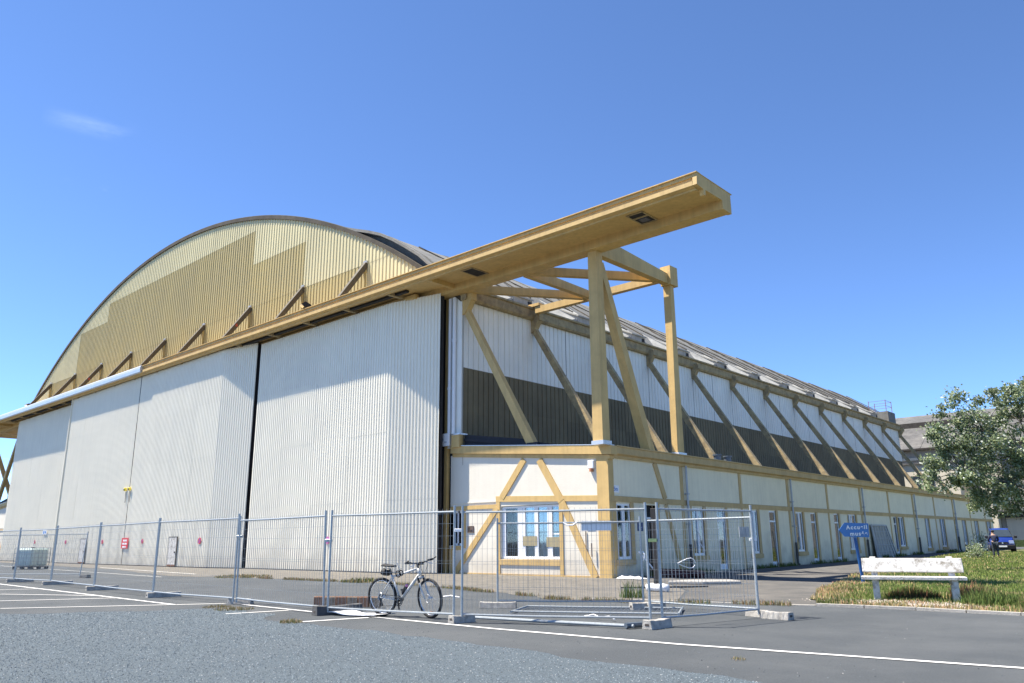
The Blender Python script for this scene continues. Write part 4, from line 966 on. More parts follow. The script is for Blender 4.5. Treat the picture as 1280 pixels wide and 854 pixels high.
hb = MB(); hb.tube([(HT[0], 0, HT[2]), (HT[0]-.015, 0, .93)], .018, 8); hb.tube([(HT[0]-.015, 0, .93), (.92, 0, .95)], .02, 8)
obj('stem', hb.xf(MF), m_black, bike)
bar = obj('handlebar', MB().tube([(.90, -.31, .99), (.92, -.12, .965), (.925, 0, .955), (.92, .12, .965), (.90, .31, .99)], .013, 8).xf(MF), m_black, bike)
for s in (-1, 1):
    obj('grip', MB().tube([(.905, .19*s, .98), (.90, .32*s, .99)], .019, 8).xf(MF), m_black, bar)
    obj('bar_end', MB().tube([(.90, .31*s, .99), (.97, .315*s, 1.02), (.995, .315*s, 1.03)], .011, 6).xf(MF), m_black, bar)
    obj('brake_lever', MB().tube([(.92, .13*s, .965), (.965, .17*s, .94), (.97, .25*s, .925)], .007, 6).xf(MF), m_chrome, bar)
obj('bar_bag_lamp', MB().box(.92, .99, -.03, .03, .93, .98).xf(MF), m_black, bar)
for s in (-1, 1): obj('brake_cable', MB().tube([(.95, .13*s, .96), (1.04, .08*s, .92), (1.02, .03*s, .80), (.98, .06*s, .66)], .004, 5).xf(MF), m_black, bike)
obj('seat_post', MB().tube([SEAT, (.205, 0, .86)], .014, 8), m_black, bike)
sd_ = MB(); n = 9; vs = []
for i in range(n):
    t = i/(n-1); x = .06+.29*t; ww = .075*(1-t)**.7+.017; z = .895+.03*(1-t)*(1-t)-.0*t+.01*t
    vs += [(x, -ww, z-.02), (x, -ww*.6, z+.012), (x, 0, z+.014), (x, ww*.6, z+.012), (x, ww, z-.02), (x, 0, z-.03)]
fs = [(6*i+k, 6*i+(k+1) % 6, 6*i+6+(k+1) % 6, 6*i+6+k) for i in range(n-1) for k in range(6)]+[tuple(range(6)), tuple(range(6*n-1, 6*n-7, -1))]
sad = obj('saddle', sd_.add(vs, fs), m_black, bike, smooth=True)
obj('saddle_rail', MB().tube([(.11, -.03, .87), (.2, -.025, .85), (.29, -.01, .88)], .005, 5), m_chrome, sad)
obj('saddle_bag', MB().tube([(.03, 0, .80), (.08, 0, .78), (.16, 0, .77), (.21, 0, .79)], .065, 10, r2=.045), m_black, bike, smooth=True)
obj('lock', MB().torus((.42, -.03, .76), .055, .011, n=14, k=6).torus((.49, -.03, .78), .045, .011, n=14, k=6), m_black, bike)
obj('cable_loop', MB().tube([(.34, -.03, .80), (.38, -.06, .92), (.42, -.05, .96), (.44, -.04, .88), (.40, -.03, .80), (.50, -.04, .86)], .006, 6), m_chrome, bike)
obj('drink_bottle', MB().tube([(.49, -.0, .42), (.575, -.0, .54)], .035, 10), m_black, bike); obj('bottle_top', MB().tube([(.577, 0, .543), (.60, 0, .575)], .034, 10, r2=.02), m_pink, bike)
cr = obj('chainset', MB().torus((.43, -.06, .29), .085, .008, n=24, k=5).torus((.43, -.055, .29), .055, .012, n=18, k=5).tube([(.43, -.07, .29), (.43, .07, .29)], .02, 8), m_black, bike)
obj('crank_arm', MB().beam((.43, -.08, .29), (.455, -.08, .125), .014, .026, up=(1, 0, 0)), m_black, cr); obj('crank_arm', MB().beam((.43, .08, .29), (.405, .08, .455), .014, .026, up=(1, 0, 0)), m_black, cr)
obj('pedal', MB().box(.41, .51, -.18, -.09, .11, .135), m_black, cr); obj('pedal', MB().box(.36, .46, .09, .18, .445, .47), m_black, cr)
obj('cassette', MB().torus((0, -.05, RW), .045, .012, n=18, k=5).torus((0, -.035, RW), .03, .012, n=14, k=5), m_galvdark, bike)
obj('derailleur', MB().beam((.0, -.06, RW-.03), (.035, -.06, RW-.13), .02, .03).tube([(.035, -.07, RW-.14), (.035, -.05, RW-.14)], .025, 8), m_black, bike)
obj('chain', MB().beam((0, -.055, RW+.045), (.43, -.06, .375), .006, .009).beam((.035, -.055, RW-.16), (.43, -.06, .205), .006, .009), m_dark, bike)
bike.rotation_euler = (radians(6), 0, radians(11)); bike.scale = (1.14, 1.14, 1.14); bike.location = (5.72, -16.42, 0)
LOCAL[0] = False

# ================================================================== BENCH, SIGN
LOCAL[0] = True
bench = thing('park_bench', 'peeling white concrete bench with one back board on the edge of the lawn', 'bench', (13.24, -5.95, .04), radians(19))
HW = 1.13
seat = obj('seat', MB().box(-HW-.04, HW+.0, -.44, .02, .475, .555), m_paint_white, bench, bevel=.012)
obj('seat', MB().box(-HW-.0, HW+.02, .03, .12, .47, .55), m_paint_white, bench, bevel=.012)
bk = obj('backrest', MB().add([(-HW, .075, .65), (HW, .075, .65), (HW, .20, .98), (-HW, .20, .98), (-HW, .145, .63), (HW, .145, .63), (HW, .27, .96), (-HW, .27, .96)], [(0, 1, 2, 3), (7, 6, 5, 4), (0, 4, 5, 1), (1, 5, 6, 2), (2, 6, 7, 3), (3, 7, 4, 0)]), m_paint_white, bench, bevel=.012)
bk.rotation_euler = (0, 0, 0)
for x in (-.86, .86):
    obj('leg', MB().beam((x, -.30, -.05), (x, -.30, .474), .15, .15), m_paint_white, bench, bevel=.01)
    obj('leg', MB().beam((x+.03, .34, -.05), (x, -.02, .474), .13, .13, up=(1, 0, 0)), m_paint_white, bench, bevel=.01)
    obj('back_support', MB().beam((x, .10, .40), (x, .335, 1.0), .14, .09), m_paint_white, bench, bevel=.008)
sg = thing('direction_sign', 'blue arrow sign reading Accueil musée on a leaning blue post', 'sign', (9.52, 1.33, .02), radians(38))
obj('post', MB().tube([(0, 0, 0), (-.11, 0, 1.52)], .055, 12), m_postblue, sg, smooth=False)
obj('post_cap', MB().tube([(-.11, 0, 1.50), (-.112, 0, 1.53)], .06, 12), m_signblue, sg)
brd = obj('board', MB().prism([(-.66, 1.77), (-.48, 1.55), (.34, 1.52), (.36, 1.99), (-.44, 2.02)], 'y', -.09, -.065), m_signblue, sg)
for bx in (-.2, .1): obj('bracket', MB().box(bx-.02, bx+.02, -.065, -.0, 1.6, 1.66), m_galv, brd)
M = Matrix.Translation((-.05, -.098, 1.80)) @ Matrix.Rotation(radians(-1), 4, 'Y') @ Matrix.Rotation(pi/2, 4, 'X')
text_mesh('Accueil', .19, M, 'lettering', m_white, brd, 1.25, .003, bold=.006)
M = Matrix.Translation((.0, -.098, 1.585)) @ Matrix.Rotation(radians(-1), 4, 'Y') @ Matrix.Rotation(pi/2, 4, 'X')
text_mesh('musée', .19, M, 'lettering', m_white, brd, 1.25, .003, bold=.006)

# ================================================================== TANK on its pallet
tk = thing('liquid_tank', 'translucent plastic tank in a wire cage on a dark pallet before the doors', 'tank', (-39.3, -9.4, 0), radians(20))
TW, TD, TH = .80, .66, 1.32
obj('bottle', MB().box(-TW+.04, TW-.04, -TD+.04, TD-.04, .20, TH), m_ibc, tk, bevel=.10)
obj('filler_cap', MB().tube([(0, 0, TH), (0, 0, TH+.06)], .13, 12), m_black, tk)
mb = MB()
for z in (.22, .48, .74, 1.0, TH+.02):
    for s in (-1, 1): mb.beam((-TW, TD*s, z), (TW, TD*s, z), .025, .025); mb.beam((TW*s, -TD, z), (TW*s, TD, z), .025, .025)
for i in range(8):
    x = -TW+2*TW*i/7
    for s in (-1, 1): mb.beam((x, TD*s, .2), (x, TD*s, TH+.03), .022, .022)
for i in range(6):
    y = -TD+2*TD*i/5
    for s in (-1, 1): mb.beam((TW*s, y, .2), (TW*s, y, TH+.03), .022, .022)
obj('cage', mb, m_galv, tk, kind='stuff')
pal = obj('pallet', MB().box(-TW, TW, -TD, TD, .13, .18), m_dark, tk)
for x in (-TW+.1, 0, TW-.1):
    for y in (-TD+.08, TD-.08): obj('pallet_block', MB().box(x-.1, x+.1, y-.08, y+.08, 0, .13), m_black, pal)
LOCAL[0] = False
# steel lattice frames leaning on the side wall
LOCAL[0] = True
lf = thing('lattice_frame', 'grey steel lattice frame leaning on the side wall behind the sign', 'frame', (.0, 0, 0))
def leanP(y, t, off_=0): return (.34-.20*t+off_, y, gh(0, 33)+2.25*t)
y0, y1 = 31.3, 35.6
fr = MB()
obj('top_bar', MB().beam(leanP(y0, 1), leanP(y1-1.1, 1), .08, .08), m_zinc, lf)
obj('bottom_bar', MB().beam(leanP(y0, 0), leanP(y1, 0), .08, .08), m_zinc, lf)
for a, b in ((y0, y0), (y0+.4, y0), (y1, y1-1.1), (y1-.5, y1-1.5)): obj('upright', MB().beam(leanP(a, 0), leanP(b, 1), .07, .07), m_zinc, lf)
mb = MB()
for t in (.2, .4, .6, .8): mb.beam(leanP(y0, t), leanP(y1-1.1*t, t), .03, .03)
for k in range(1, 6): mb.beam(leanP(y0+.6*k, 0), leanP(y0+.55*k, 1), .03, .03)
obj('lattice', mb, m_zinc, lf, kind='stuff')
obj('backing_sheet', MB().add([leanP(y0+.05, .02, -.03), leanP(y1-.1, .02, -.03), leanP(y1-1.15, .98, -.03), leanP(y0+.05, .98, -.03)], [(0, 1, 2, 3)]), mat('grey_sheet', (.48, .46, .40), .85, .15, 3, .3), lf)
LOCAL[0] = False
tag(obj('leaning_pole', MB().tube([(1.5, 12.6, .1), (.15, 15.2, 1.9)], .03, 6), m_wood), 'thin pole leaning against the wall beside the third doorway', 'pole')

# ================================================================== FAR BUILDINGS
hall = thing('far_hall', 'far hall with a long slate grey roof behind the tree', 'hall', (0, 108, .3))
def slab(name, x0, x1, p0, p1, th, mt, par):    # roof plane between (y,z) p0 and p1
    return obj(name, MB().prism([(p0[0], p0[1]), (p1[0], p1[1]), (p1[0], p1[1]-th), (p0[0], p0[1]-th)], 'x', x0, x1), mt, par)
for i, x0 in enumerate(range(-62, 40, 6)):
    slab('roof_panel', x0, x0+5.95, (99.4, 14.35), (106.9, 18.38), .25, m_roofgrey, hall); slab('roof_panel', x0, x0+5.95, (107.3, 19.25), (112.4, 21.0), .25, m_roofgrey, hall)
    obj('ridge_vent', MB().box(x0, x0+5.95, 106.95, 107.25, 18.2, 19.2), m_roofdark, hall)
slab('roof_back', -62, 40, (112.4, 21.0), (125, 14.35), .25, m_roofgrey, hall)
obj('gutter', MB().box(-62, 40, 99.2, 99.45, 14.15, 14.4), m_roofdark, hall)
obj('wall', MB().box(-62, 40, 100, 124, 0, 14.2), m_farwall, hall)
obj('cornice', MB().box(-62, 40, 99.8, 99.99, 12.7, 13.1), m_farcream, hall)
for i in range(16): 
    x = -58+6*i; f = obj('window', MB().box(x, x+3.4, 99.9, 99.99, 9.6, 12.0), m_roofdark, hall)
    for k in range(3): obj('pane', MB().box(x+.15+1.1*k, x+1.05+1.1*k, 99.86, 99.9, 9.8, 11.8), m_carglass, f)
blk = thing('white_block', 'small white building part seen under the last roof struts', 'building', (-13, 97, .3))
obj('wall', MB().box(-17.5, -8.2, 94, 99.1, 0, 11.6), m_farcream, blk)
for x in (-14.3, -12.6): 
    f = obj('window', MB().box(x, x+1.25, 93.9, 93.99, 8.2, 10.0), m_steel, blk); obj('pane', MB().box(x+.1, x+1.15, 93.85, 93.9, 8.3, 9.9), m_carglass, f)
obj('roof', MB().box(-17.7, -8, 93.7, 99.1, 11.6, 11.85), m_roofgrey, blk)
gar = thing('garage_block', 'stone coloured garage with a cream door behind the blue car', 'garage', (0, 97, .3))
obj('pillar', MB().box(-6.0, -4.55, 95.4, 99.1, 0, 9.5), m_farcream, gar)
obj('wall', MB().box(-4.5, 20, 97, 99.1, 0, 8.6), m_farwall, gar)
slab('roof', -4.5, 20, (95.2, 5.0), (98.5, 8.9), .2, m_roofgrey, gar)
obj('lintel', MB().box(-4.5, 20, 95.9, 96.99, 4.1, 4.95), m_roofdark, gar)
for x in (-3.9, 1.2, 6.3, 11.4):
    d = obj('garage_door', MB().box(x, x+4.4, 96.8, 96.99, .35, 4.05), m_farcream, gar)
    for z in (1.2, 2.1, 3.0): obj('door_board', MB().box(x+.05, x+4.35, 96.76, 96.80, z, z+.85), m_farcream, d)
tag(obj('hedge', MB().box(-4.4, 20, 92.2, 92.9, .3, 1.15), mat('hedge_green', (.06, .10, .03), .95, .4, 4, 0, bump=1, bscale=12)), 'low clipped hedge in front of the far garage', 'hedge')

# ================================================================== CAR
LOCAL[0] = True
CARP = (4.25, 50.0); CRZ = radians(-90+14)
car = thing('parked_car', 'blue people carrier parked nose to the camera at the end of the lawn', 'car', (CARP[0], CARP[1], gh(*CARP)+.02), CRZ)
# car frame: +x = front, y = left, built from cross sections
secs = [(-2.0, .30, .78, .98, .70), (-1.95, .25, .82, 1.60, .64), (-1.2, .22, .84, 1.74, .62), (.0, .22, .84, 1.74, .62), (.75, .22, .84, 1.60, .60), (1.25, .22, .83, 1.08, .72), (1.85, .24, .78, .93, .66), (2.03, .32, .68, .72, .58)]
vs = []; 
for x, zb, hw, zt, tw in secs:
    zm = min(.98, zt-.02)
    vs += [(x, -hw*.94, zb), (x, -hw, .55), (x, -hw*.985, zm-.1), (x, -tw, zt), (x, 0, zt+.03), (x, tw, zt), (x, hw*.985, zm-.1), (x, hw, .55), (x, hw*.94, zb)]
K = 9; fs = []
for i in range(len(secs)-1):
    for k in range(K): fs.append((K*i+k, K*i+(k+1) % K, K*(i+1)+(k+1) % K, K*(i+1)+k))
fs += [tuple(range(K))[::-1], tuple(range(K*(len(secs)-1), K*len(secs)))]
obj('body', MB().add(vs, fs), m_carblue, car, bevel=.02)
obj('windscreen', MB().add([(.83, -.58, 1.63), (.83, .58, 1.63), (1.34, .72, 1.13), (1.34, -.72, 1.13)], [(0, 3, 2, 1)]), m_carglass, car)
for s in (-1, 1):
    obj('side_window', MB().add([(.66, s*.665, 1.55), (1.05, s*.81, 1.04), (-.1, s*.855, 1.02), (-.1, s*.66, 1.66)], [(0, 1, 2, 3)]), m_carglass, car)
    obj('side_window', MB().add([(-.2, s*.66, 1.66), (-.2, s*.855, 1.02), (-1.8, s*.84, 1.02), (-1.7, s*.67, 1.60)], [(0, 1, 2, 3)]), m_carglass, car)
    obj('headlight', MB().prism([(1.80, .62), (1.88, .86), (2.0, .84), (2.06, .62)], 'y', s*.42, s*.74), m_chrome, car, bevel=.02)
    mr = obj('mirror', MB().box(.92, 1.06, s*.84, s*1.06, 1.02, 1.20), m_black, car, bevel=.03)
    for x in (-1.35, 1.32):
        w_ = obj('wheel', MB().tube([(x, s*.66, .32), (x, s*.85, .32)], .32, 18), m_tyre, car); obj('rim', MB().tube([(x, s*.85, .32), (x, s*.86, .32)], .20, 14), m_chrome, w_)
obj('bumper', MB().prism([(1.95, .22), (2.1, .26), (2.12, .50), (2.0, .56), (1.9, .5)], 'y', -.76, .76), m_black, car)
gr = obj('grille', MB().box(2.03, 2.07, -.35, .35, .60, .74), m_black, car); obj('badge', MB().tube([(2.07, 0, .67), (2.085, 0, .67)], .06, 10), m_chrome, gr)
obj('number_plate', MB().box(2.115, 2.13, -.26, .26, .38, .49), m_white, car)
obj('roof_rack', MB().box(-.9, .5, -.6, -.56, 1.80, 1.85), m_black, car); obj('roof_rack', MB().box(-.9, .5, .56, .6, 1.80, 1.85), m_black, car)
car.scale = (1.08, 1.08, 1.1)
obj('aerial', MB().tube([(.5, 0, 1.7), (.2, 0, 2.1)], .01, 5), m_black, car)
LOCAL[0] = False

# ================================================================== PERSON beside the car
def skin_body(name, verts, edges, radii, material, parent, sub=2):
    me = bpy.data.meshes.new(name); me.from_pydata(verts, edges, [])
    o = bpy.data.objects.new(name, me); COL.objects.link(o)
    md = o.modifiers.new('skin', 'SKIN'); sv = me.skin_vertices[0].data
    for i, r in enumerate(radii): sv[i].radius = (r, r) if not isinstance(r, tuple) else r
    sv[0].use_root = True
    s2 = o.modifiers.new('sub', 'SUBSURF'); s2.levels = sub; s2.render_levels = sub
    dg = bpy.context.evaluated_depsgraph_get(); m2 = bpy.data.meshes.new_from_object(o.evaluated_get(dg))
    bpy.data.objects.remove(o); m2.materials.clear(); m2.materials.append(material)
    m2.polygons.foreach_set('use_smooth', [True]*len(m2.polygons))
    q = bpy.data.objects.new(name, m2); COL.objects.link(q)
    if parent: q.parent = parent
    return q
per = thing('person', 'person in a dark jacket and jeans leaning towards the blue car', 'person', (6.85, 34.9, gh(0, 34.9)+.02), radians(20))
# frame: faces +y (away from the camera, towards the car), leaning forward
V = [(0, 0, .95), (0, .06, 1.15), (0, .16, 1.38), (0, .22, 1.48), (0, .27, 1.60), (0, .28, 1.68),
     (.10, 0, .90), (.11, .05, .50), (.11, -.02, .09), (.12, .12, .04),
     (-.10, 0, .90), (-.13, .03, .50), (-.15, -.06, .09), (-.16, .08, .04),
     (.19, .17, 1.39), (.27, .20, 1.13), (.20, .40, 1.02), (.19, .47, 1.00),
     (-.19, .17, 1.39), (-.33, .12, 1.15), (-.28, .30, 1.00), (-.27, .37, .98)]
E_ = [(0, 1), (1, 2), (2, 3), (3, 4), (4, 5), (0, 6), (6, 7), (7, 8), (8, 9), (0, 10), (10, 11), (11, 12), (12, 13), (2, 14), (14, 15), (15, 16), (16, 17), (2, 18), (18, 19), (19, 20), (20, 21)]
Rr = [.14, .125, .14, .055, .095, .085, .085, .058, .04, .035, .085, .058, .04, .035, .055, .042, .03, .026, .055, .042, .03, .026]
body = skin_body('body', V, E_, Rr, m_skin, per)
skin_body('jacket', [V[i] for i in (0, 1, 2, 14, 15, 16, 18, 19, 20)], [(0, 1), (1, 2), (2, 3), (3, 4), (4, 5), (2, 6), (6, 7), (7, 8)], [.165, .15, .165, .08, .065, .05, .08, .065, .05], m_jacket, per)
skin_body('trousers', [V[i] for i in (0, 6, 7, 8, 10, 11, 12)], [(0, 1), (1, 2), (2, 3), (0, 4), (4, 5), (5, 6)], [.155, .11, .08, .065, .11, .08, .065], m_jean, per)
skin_body('hair', [(0, .22, 1.62), (0, .25, 1.70), (0, .28, 1.74)], [(0, 1), (1, 2)], [.105, .12, .10], m_hair, per)
for a, b in ((8, 9), (12, 13)): skin_body('shoe', [V[a], V[b]], [(0, 1)], [.055, .05], m_black, per)
for bx, s in ((17, 1), (21, -1)):
    for k in range(4): skin_body('finger', [V[bx], (V[bx][0]+.018*(k-1.5), V[bx][1]+.06, V[bx][2]-.01), (V[bx][0]+.018*(k-1.5), V[bx][1]+.085-.006*abs(k-1.5), V[bx][2]-.035)], [(0, 1), (1, 2)], [.012, .009, .008], m_skin, per, 1)
    skin_body('thumb', [V[bx], (V[bx][0]-s*.04, V[bx][1]+.03, V[bx][2]+.005)], [(0, 1)], [.013, .010], m_skin, per, 1)

# ================================================================== LOOSE MESHES WITH A COLOUR ATTRIBUTE
def cmesh(name, V, Fc, cols, material, parent=None, kind=None, smooth=False):
    """cols: one colour per face"""
    me = bpy.data.meshes.new(name); me.from_pydata(V, [], Fc); me.materials.append(material)
    at = me.color_attributes.new('col', 'FLOAT_COLOR', 'CORNER'); buf = []
    for p, c in zip(me.polygons, cols): buf += [c[0], c[1], c[2], 1.0]*p.loop_total
    at.data.foreach_set('color', buf)
    o = bpy.data.objects.new(name, me); COL.objects.link(o)
    if parent: o.parent = parent; o.matrix_parent_inverse = parent.matrix_basis.inverted()
    if kind: o['kind'] = kind
    return o
rnd = random.Random(21)
# --- loose chippings over the gravel strip and strays on the asphalt
V = []; Fc = []; C_ = []
def pebble(x, y, z, r, c):
    o = len(V); a = rnd.uniform(0, 6.3); h = r*rnd.uniform(.5, .9)
    for k in range(4): t = a+k*1.571+rnd.uniform(-.3, .3); V.append((x+r*cos(t), y+r*sin(t), z-.002))
    V.append((x+rnd.uniform(-.3, .3)*r, y+rnd.uniform(-.3, .3)*r, z+h))
    for k in range(4): Fc.append((o+k, o+(k+1) % 4, o+4)); C_.append(c)
gp2 = gpoly; camx, camy = 19.47, -27.48
n = 0
while n < 70000:
    # points spread so that the nearer ground gets more stones
    d = 5.5+17*rnd.random()**1.15; a = CY+rnd.uniform(-.62, .62); x = camx+d*sin(a)*1.05; y = camy+d*cos(a)*1.05
    if not in_poly(x, y, gp2):
        continue
    g = rnd.random(); s = rnd.uniform(.6, 1.25)
    c = (.12*s, .15*s, .17*s) if g < .66 else ((.20*s, .235*s, .255*s) if g < .90 else ((.06, .07, .08) if g < .97 else (.32, .33, .33)))
    pebble(x, y, .006, rnd.uniform(.0045, .010)*(1+.05*(d-6)), c); n += 1
n = 0
while n < 1500:
    x = rnd.uniform(-12, 22); y = rnd.uniform(-20.5, -8.8)
    if in_poly(x, y, gp2): continue
    k = rnd.random(); 
    if rnd.random() > .25+.75*max(0, 1-abs(y+18.2)/1.5): continue
    s = rnd.uniform(.5, 1.3); c = (.11*s, .125*s, .135*s) if k < .93 else (.24, .24, .23)
    pebble(x, y, .004, rnd.uniform(.006, .014), c); n += 1
for i in range(1500):
    x = rnd.gauss(13.4, .8); y = -7.35+.35*(x-13.4)*0+rnd.gauss(0, .35); s = rnd.uniform(.6, 1.2)
    pebble(x, y, .05, rnd.uniform(.012, .03), (.42*s, .37*s, .32*s))
cmesh('loose_chippings', V, Fc, C_, m_stone, kind='stuff')
# --- grass
GREENS = [(.085, .125, .028), (.11, .15, .035), (.14, .165, .05), (.075, .11, .03)]
DRY = [(.33, .245, .12), (.40, .30, .17), (.27, .20, .10), (.22, .185, .085)]
RED = [(.26, .13, .08), (.33, .17, .11)]
V = []; Fc = []; C_ = []
def blade(x, y, z, h, wd, c, lean=.35):
    o = len(V); a = rnd.uniform(0, 6.3); l = rnd.uniform(.1, lean)*h; b = rnd.uniform(0, 6.3)
    dx, dy = wd*cos(a)/2, wd*sin(a)/2; lx, ly = l*cos(b), l*sin(b)
    V.extend([(x-dx, y-dy, z), (x+dx, y+dy, z), (x+lx*.4+dx*.7, y+ly*.4+dy*.7, z+h*.6), (x+lx*.4-dx*.7, y+ly*.4-dy*.7, z+h*.6), (x+lx, y+ly, z+h)])
    Fc.append((o, o+1, o+2, o+3)); Fc.append((o+3, o+2, o+4)); C_.append(c); C_.append(c)
def nz2(x, y, s, q=0): return mnoise.noise(Vector((x*s, y*s, q)))
n = 0; LB = 0
while n < 78000:
    d = 17+62*rnd.random()**1.9; a = CY+rnd.uniform(.0, .66); x = camx+d*sin(a); y = camy+d*cos(a)
    if not in_poly(x, y, lawn_r): continue
    n += 1
    ed = max(0, min(1, (y+8.5)/2.6)) if x > 11 else 1      # strip nearest the kerb is dry
    # distance to the left edge
    lx_ = 9.6-(y+2.6)*.26 if y > -2.6 else 9.6+(-2.6-y)*.42
    ed2 = max(0, min(1, (x-lx_)/1.6)); g = min(ed, ed2)
    q = nz2(x, y, .55)+.6*nz2(x, y, 1.7, 4); dryness = (1-g)*.75+.10+.55*q
    near_bench = abs(x-13.3) < 1.9 and -8.0 < y < -6.2
    if rnd.random() < .6*(1-g) and nz2(x, y, 1.1, 9) > .0: continue
    if near_bench and nz2(x, y, 1.4, 2) > -.1: 
        if rnd.random() < .7: continue
    r = rnd.random()
    if r < dryness: c = rnd.choice(DRY if rnd.random() < .8 or g > .6 else RED)
    else: c = rnd.choice(GREENS)
    s = rnd.uniform(.75, 1.25)*1.65; c = tuple(v*s for v in c)
    h = rnd.uniform(.035, .10)*(1+.9*max(0, nz2(x, y, .9, 7))); 
    if d > 35: h *= 1.1
    z = gh(x, y)+.03
    blade(x, y, z, h, rnd.uniform(.010, .018)*(1+.045*max(0, d-18)), c)
cmesh('lawn_grass', V, Fc, C_, m_blade, kind='stuff')
def tuft(name, label, x, y, n_, r, h0, h1, pal, w0=.014, z=None, group='tufts of weeds', lean=.5):
    V.clear(); Fc.clear(); C_.clear()
    for i in range(n_):
        t = rnd.uniform(0, 6.3); rr = r*sqrt(rnd.random()); c = rnd.choice(pal); s = rnd.uniform(.7, 1.3)
        px, py = x+rr*cos(t), y+rr*sin(t); blade(px, py, (gh(px, py)+.01 if z is None else z), rnd.uniform(h0, h1)*(1-.5*rr/max(r, .01)), w0*rnd.uniform(.8, 1.4), tuple(v*s for v in c), lean)
    o = cmesh(name, list(V), list(Fc), list(C_), m_blade); tag(o, label, 'weeds', group); return o
tuft('weed_tuft', 'tall green tuft of grass in front of the corner of the annex', 7.0, -8.95, 170, .36, .20, .72, GREENS+[(.10, .17, .05)], .016)
tuft('weed_tuft', 'dark green and rusty weeds under the middle of the bench', 13.05, -5.45, 1300, .62, .12, .42, GREENS[:1]+[(.05, .07, .02), (.07, .06, .03), (.20, .09, .05)], .02)
tuft('weed_tuft', 'rusty dead weeds at the right hand leg of the bench', 14.3, -5.0, 900, .55, .18, .60, RED+DRY[2:]+GREENS[:1], .018)
tuft('weed_tuft', 'tall green clump right of the bench near the kerb', 15.0, -6.6, 1100, .62, .15, .55, GREENS+[(.12, .19, .05)], .018)
tuft('weed_tuft', 'green clump cut by the right edge of the photo', 16.1, -7.0, 900, .55, .12, .5, GREENS+DRY[:1], .018)
tuft('weed_tuft', 'low green tuft below the left leg of the bench', 12.2, -7.9, 500, .55, .06, .2, GREENS, .016)
tuft('weed_tuft', 'low green tuft on the kerb in front of the bench', 13.4, -8.15, 320, .35, .05, .16, GREENS+DRY[:1], .016)
tuft('weed_tuft', 'small yellow green tuft left of the bench at the road', 11.9, -7.6, 380, .45, .06, .2, GREENS+DRY, .016)
tuft('weed_tuft', 'green tuft at the tip of the lawn beside the path', 10.6, -3.2, 400, .5, .06, .22, GREENS+DRY[:2], .016)
tuft('weed_tuft', 'green weeds at the foot of the left casement window', -6.5, -7.6, 500, .9, .08, .25, GREENS+DRY[:2], .03)
tuft('weed_tuft', 'dry weeds in the bay line left of the leaning posts', 1.7, -17.6, 330, .45, .03, .10, DRY+GREENS[2:3], .012)
tuft('weed_tuft', 'dry weeds along the gravel near the tan concrete foot', .7, -17.5, 260, .35, .03, .09, DRY+GREENS[2:3], .012)
tuft('weed_tuft', 'yellow weeds at the end of the second bay line', 5.5, -18.5, 200, .22, .04, .12, DRY[:2]+GREENS[2:3], .012)
tuft('weed_tuft', 'small yellow weeds in the gravel at the lower edge', 16.1, -20.3, 90, .12, .03, .09, DRY[:2]+GREENS[2:3], .008)
tuft('weed_tuft', 'small weeds in the asphalt by the long white line', 14.4, -17.6, 60, .10, .02, .06, DRY[:2]+GREENS[2:3], .008)
tuft('weed_tuft', 'green weeds by the foot of the downpipe near the doorway', .6, 6.4, 300, .6, .1, .4, GREENS, .02)
tuft('weed_tuft', 'dry weeds in the joint before the small wicket door', -15.0, -8.0, 500, 1.3, .05, .2, DRY[:2]+GREENS[2:3], .04)
# weeds growing in the joint along the edge of the apron and at the foot of the walls
V.clear(); Fc.clear(); C_.clear()
ew = [(-15.5, -8.5), (-11.9, -8.35), (-6, -8.1), (-1.2, -8.5), (2.5, -9.6), (5.8, -10.7), (8.4, -10.3), (10.2, -9.35), (11.6, -8.95)]
for a, b in zip(ew, ew[1:]):
    a = Vector(a); b = Vector(b)
    for i in range(int((b-a).length*260)):
        p = a+(b-a)*rnd.random(); x = p.x+rnd.gauss(0, .10); y = p.y+rnd.gauss(0, .12)
        if nz2(x, y, .8, 3) < -.05: continue
        c = rnd.choice(DRY+GREENS[2:3]+GREENS[:1]*(1 if nz2(x, y, .4, 5) > .1 else 0)); blade(x, y, .01, rnd.uniform(.03, .13), .018, tuple(v*rnd.uniform(.8, 1.2) for v in c))
for i in range(5200):
    y = rnd.uniform(2, 62); x = rnd.gauss(.35, .15)
    if nz2(x, y, .5, 3) < .02: continue
    blade(abs(x)+.03, y, gh(x, y)+.01, rnd.uniform(.05, .3), .03, tuple(v*rnd.uniform(.7, 1.2) for v in rnd.choice(GREENS)))
cmesh('joint_weeds', list(V), list(Fc), list(C_), m_blade, kind='stuff')

